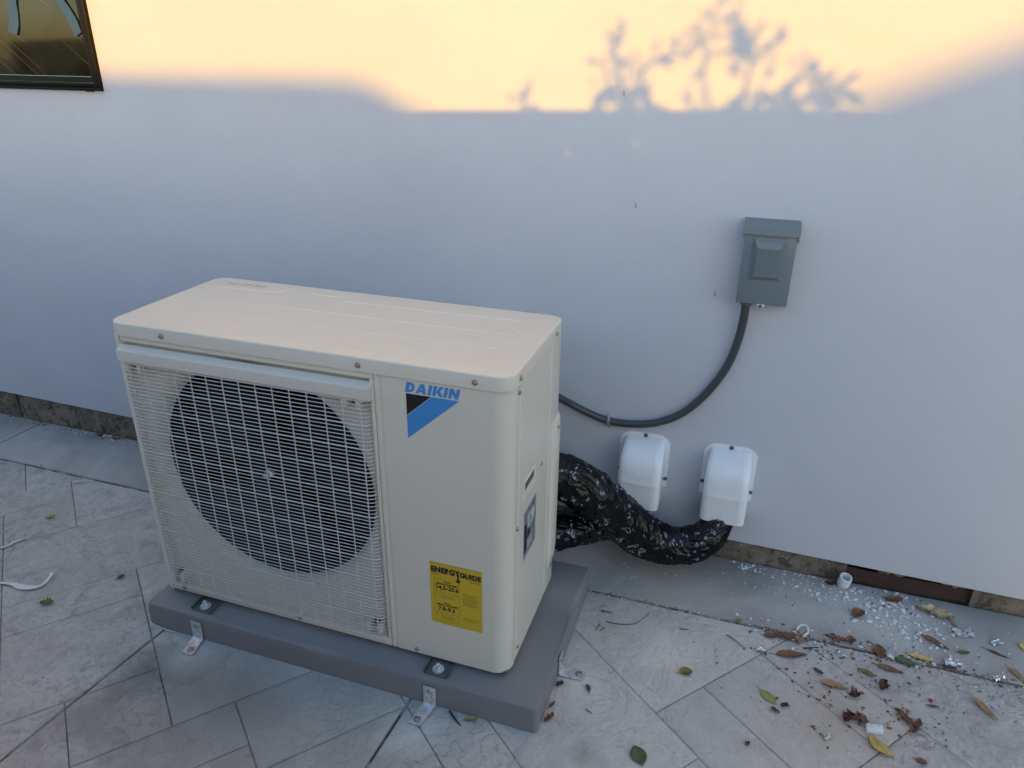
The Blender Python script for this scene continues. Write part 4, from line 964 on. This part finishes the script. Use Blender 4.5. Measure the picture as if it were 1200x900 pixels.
scatter('twig_crumbs', m_twig, 'fine dry twig crumbs scattered over the concrete', 'debris',
        [(1.78, -.33, .2, .09, 150, .0006, .0035), (1.25, -.36, .10, .06, 40, .0006, .002), (1.9, -.1, .12, .06, 80, .0006, .003)], 14, .3)
bm = bmesh.new(); lump(bm, 0, 0, .004, .012, random.Random(8), .6); o = bobj('mortar_lump', bm, m_found, None); o.location = (-.977, -.006, .001); tag(o, 'dark mortar lump at the base of the footing left of the heat pump', 'rubble')
bm = bmesh.new(); lump(bm, 0, 0, 0, .013, random.Random(9), .7); o = bobj('stone_plug', bm, m_joint, None); o.location = (-1.30+.06, .012, .075); tag(o, 'dark stone plug set in the footing at the far left', 'stone')

# ================================================================== BEHIND THE CAMERA (casts the evening shadow)
fence = empty('board_fence', (.5, -2.5, 0)); tag(fence, 'weathered wooden board fence facing the wall, casting the straight shadow edge', 'fence')
x = -4.0; k = 0
def ftop(x): return 1.5755+.0315*x
while x < 2.2:
    w_ = .14; bm = bmesh.new(); z1 = ftop(x+w_/2); quadprism(bm, x+.0006, x+w_-.0006, .02, .02, ftop(x), ftop(x+w_), -2.51, -2.49)
    holes = [(hx, hz) for hx, hz in ((1.667, 1.5505), (1.492, 1.5175), (1.671, 1.4925), (1.845, 1.5445)) if x < hx < x+w_]
    if holes:
        bm.free(); bm = bmesh.new(); zs = [.02]; 
        for hx, hz in sorted(holes, key=lambda h: h[1]):
            zs += [hz-.0065, hz+.0065]
        zs.append(None)
        for q in range(0, len(zs), 2):
            a, b = zs[q], zs[q+1]
            if b is None: quadprism(bm, x+.0006, x+w_-.0006, a, a, ftop(x), ftop(x+w_), -2.51, -2.49)
            else: quadprism(bm, x+.0006, x+w_-.0006, a, a, b, b, -2.51, -2.49)
        for hx, hz in holes:
            hx = min(max(hx, x+.02), x+w_-.02)
            for (xa, xb) in ((x+.0006, hx-.0045), (hx+.0045, x+w_-.0006)): quadprism(bm, xa, xb, hz-.0065, hz-.0065, hz+.0065, hz+.0065, -2.51, -2.49)
    bobj('board', bm, m_wood, fence, smooth=False); x += w_; k += 1
bx('batten', m_wood, fence, -4, 2.28, -2.518, -2.5105, .05, 1.40, smooth=False)
for z in (.3, 1.2): bx('rail', m_wood, fence, -4, 2.28, -2.60, -2.519, z, z+.09, smooth=False)
for px in (-3.6, -1.6, .3, 2.17): bx('post', m_wood, fence, px, px+.09, -2.70, -2.601, 0, 1.38, smooth=False)
adopt(fence)

sh_ = empty('garden_shed', (-2, -11, 0)); tag(sh_, 'low garden shed with a gently hipped roof behind the fence', 'shed')
D1, D2, TK = 10.0, 15.0, .145
bx('wall', m_nwall, sh_, -6, 2.55, -13, -D1-.1, 0, 1.25+TK*D1-.15, smooth=False)
prof = [(x_+.25*D1, z_+TK*D1) for x_, z_ in [(-9, 1.15), (-9, 1.285), (-4, 1.300), (-1, 1.320), (.20, 1.324), (.29, 1.315), (.44, 1.250), (.60, 1.17), (.75, 1.07)]]
bm = bmesh.new(); loft(bm, [[(x, y, z) for x, z in prof] for y in (-13.3, -D1)]); bobj('roof', bm, m_roof, sh_, smooth=False); adopt(sh_)

nh = empty('neighbour_house', (10, -17, 0)); tag(nh, 'single storey neighbour house with a gabled roof beyond the fence', 'house')
kx = .25*D2
def rk(x): return 1.249+TK*D2+.42*(x-1.40-kx)
prof = [(4.4, 0), (4.4, rk(4.4)-.12), (9.6, rk(9.6)-.12), (14.8, rk(4.4)-.12), (14.8, 0)]
bm = bmesh.new(); loft(bm, [[(x, y, z) for x, z in prof] for y in (-22, -D2-.2)]); bobj('wall', bm, m_nwall, nh, smooth=False)
prof = [(3.9, rk(3.9)-.14), (3.9, rk(3.9)), (9.6, rk(9.6)), (15.3, rk(3.9)), (15.3, rk(3.9)-.14), (9.6, rk(9.6)-.14)]
bm = bmesh.new(); loft(bm, [[(x, y, z) for x, z in prof] for y in (-22.3, -D2)]); bobj('roof', bm, m_roof, nh, smooth=False); adopt(nh)

# shrub whose sprays reach above the fence
shrub = empty('leafy_shrub', (1.9, -3.0, 0)); tag(shrub, 'sparse leafy shrub growing behind the fence top', 'shrub')
lvs = [(1.706, 2.185, 7, 40), (1.689, 2.123, 8, 0), (1.726, 2.134, 6, 20), (1.761, 2.133, 6, 0), (1.824, 2.128, 8, 10), (1.669, 2.082, 6, 60), (1.768, 2.055, 7, 0), (1.683, 2.022, 10, 0), (1.739, 2.023, 8, 0), (1.79, 2.036, 6, 0), (1.915, 2.227, 7, 70), (1.964, 2.227, 9, 50), (1.911, 2.181, 8, 60), (1.882, 2.162, 7, 40), (1.989, 2.166, 11, 0), (2.007, 2.144, 14, 0), (2.039, 2.136, 9, 0), (1.856, 2.134, 6, 0), (1.902, 2.096, 5, 70), (1.889, 2.067, 5, 60), (2.151, 2.119, 9, 40), (2.137, 2.105, 7, 40), (2.104, 2.057, 8, 30), (2.187, 2.068, 10, 30), (2.214, 2.08, 8, 30), (2.068, 2.038, 8, 20), (2.136, 2.034, 9, 20), (1.99, 2.03, 9, 10), (1.475, 2.048, 7, 60), (1.506, 2.017, 7, 0), (2.154, 2.057, 9, 30), (2.041, 2.026, 7, 0), (1.938, 2.147, 6, 60), (1.701, 2.16, 6, 50), (1.699, 2.069, 6, 80), (1.748, 2.086, 6, 0)]
stems = [[(1.85, 0), (1.84, .9), (1.80, 1.7), (1.72, 2.03), (1.69, 2.12), (1.708, 2.19)], [(1.85, .6), (1.92, 1.6), (1.94, 1.95), (1.90, 2.10), (1.93, 2.25)],
         [(1.88, 1.0), (1.98, 1.8), (2.0, 2.05), (2.01, 2.15), (1.97, 2.24)], [(1.93, 1.4), (2.06, 1.95), (2.14, 2.05), (2.22, 2.085)], [(1.98, 1.7), (2.08, 1.98), (2.13, 2.10), (2.155, 2.13)],
         [(1.84, .8), (1.62, 1.7), (1.50, 1.98), (1.472, 2.06)], [(1.76, 1.95), (1.77, 2.06), (1.80, 2.13), (1.86, 2.135)]]
for i, st in enumerate(stems):
    bm = bmesh.new(); tube(bm, spline([(x+.1, -3.3-.05*math.sin(j*1.3+i)*(j < len(st)-1), z-.2695*(z > .5)) for j, (x, z) in enumerate(st)], 5), lambda t, i=i: (.014 if i == 0 else .009)*(1-t)+.003, 6)
    bobj('branch', bm, m_bark, shrub)
rnd = random.Random(21)
def mkleaf():
    bm = bmesh.new(); rows = []
    for i in range(7):
        t = i/6; w_ = max(.05, math.sin(math.pi*t)**.8)*.5; rows.append([(t-.5, -w_*.5, .03+.05*(2*t-1)**2), (t-.5, 0, .05*(2*t-1)**2), (t-.5, w_*.5, .03+.05*(2*t-1)**2)])
    loft(bm, rows, False, False, False); me = bpy.data.meshes.new('leaf'); bm.to_mesh(me); bm.free(); me.materials.append(m_leafg); return me
lme = mkleaf()
def addleaf(x, y, z, size, roll):
    o = bpy.data.objects.new('leaf', lme); C.objects.link(o); o.parent = shrub
    o.location = (x, y, z); o.rotation_euler = (R(90)+rnd.uniform(-.5, .5), -R(roll), rnd.uniform(-.4, .4)); o.scale = (size,)*3
for (x, z, s, a) in lvs:
    for q in range({5: 3, 6: 3, 7: 5, 8: 5, 9: 6, 10: 8, 11: 9, 14: 12}[s]):
        g = .007+s*.0014
        addleaf(x+.1+rnd.gauss(0, g)*(q > 0), -3.3+rnd.uniform(-.06, .06), z-.2695+rnd.gauss(0, g)*(q > 0), (.012+s/400*.85)*rnd.uniform(.75, 1.25), a+rnd.uniform(-30, 30)+(70*q if q else 0))
for _ in range(70):
    x = rnd.choice([rnd.uniform(1.66, 1.80), rnd.uniform(1.95, 2.25), rnd.uniform(1.66, 2.25)]); addleaf(x+.1, -3.3+rnd.uniform(-.06, .06), 2.035-.2695-rnd.uniform(-.025, .05), rnd.uniform(.025, .05), rnd.uniform(0, 360))
for _ in range(110):
    z = rnd.uniform(.5, 1.62); addleaf(2.0+rnd.gauss(0, .22), -3.35+rnd.gauss(-.08, .08)-.05, z, rnd.uniform(.04, .07), rnd.uniform(0, 360))
adopt(shrub)
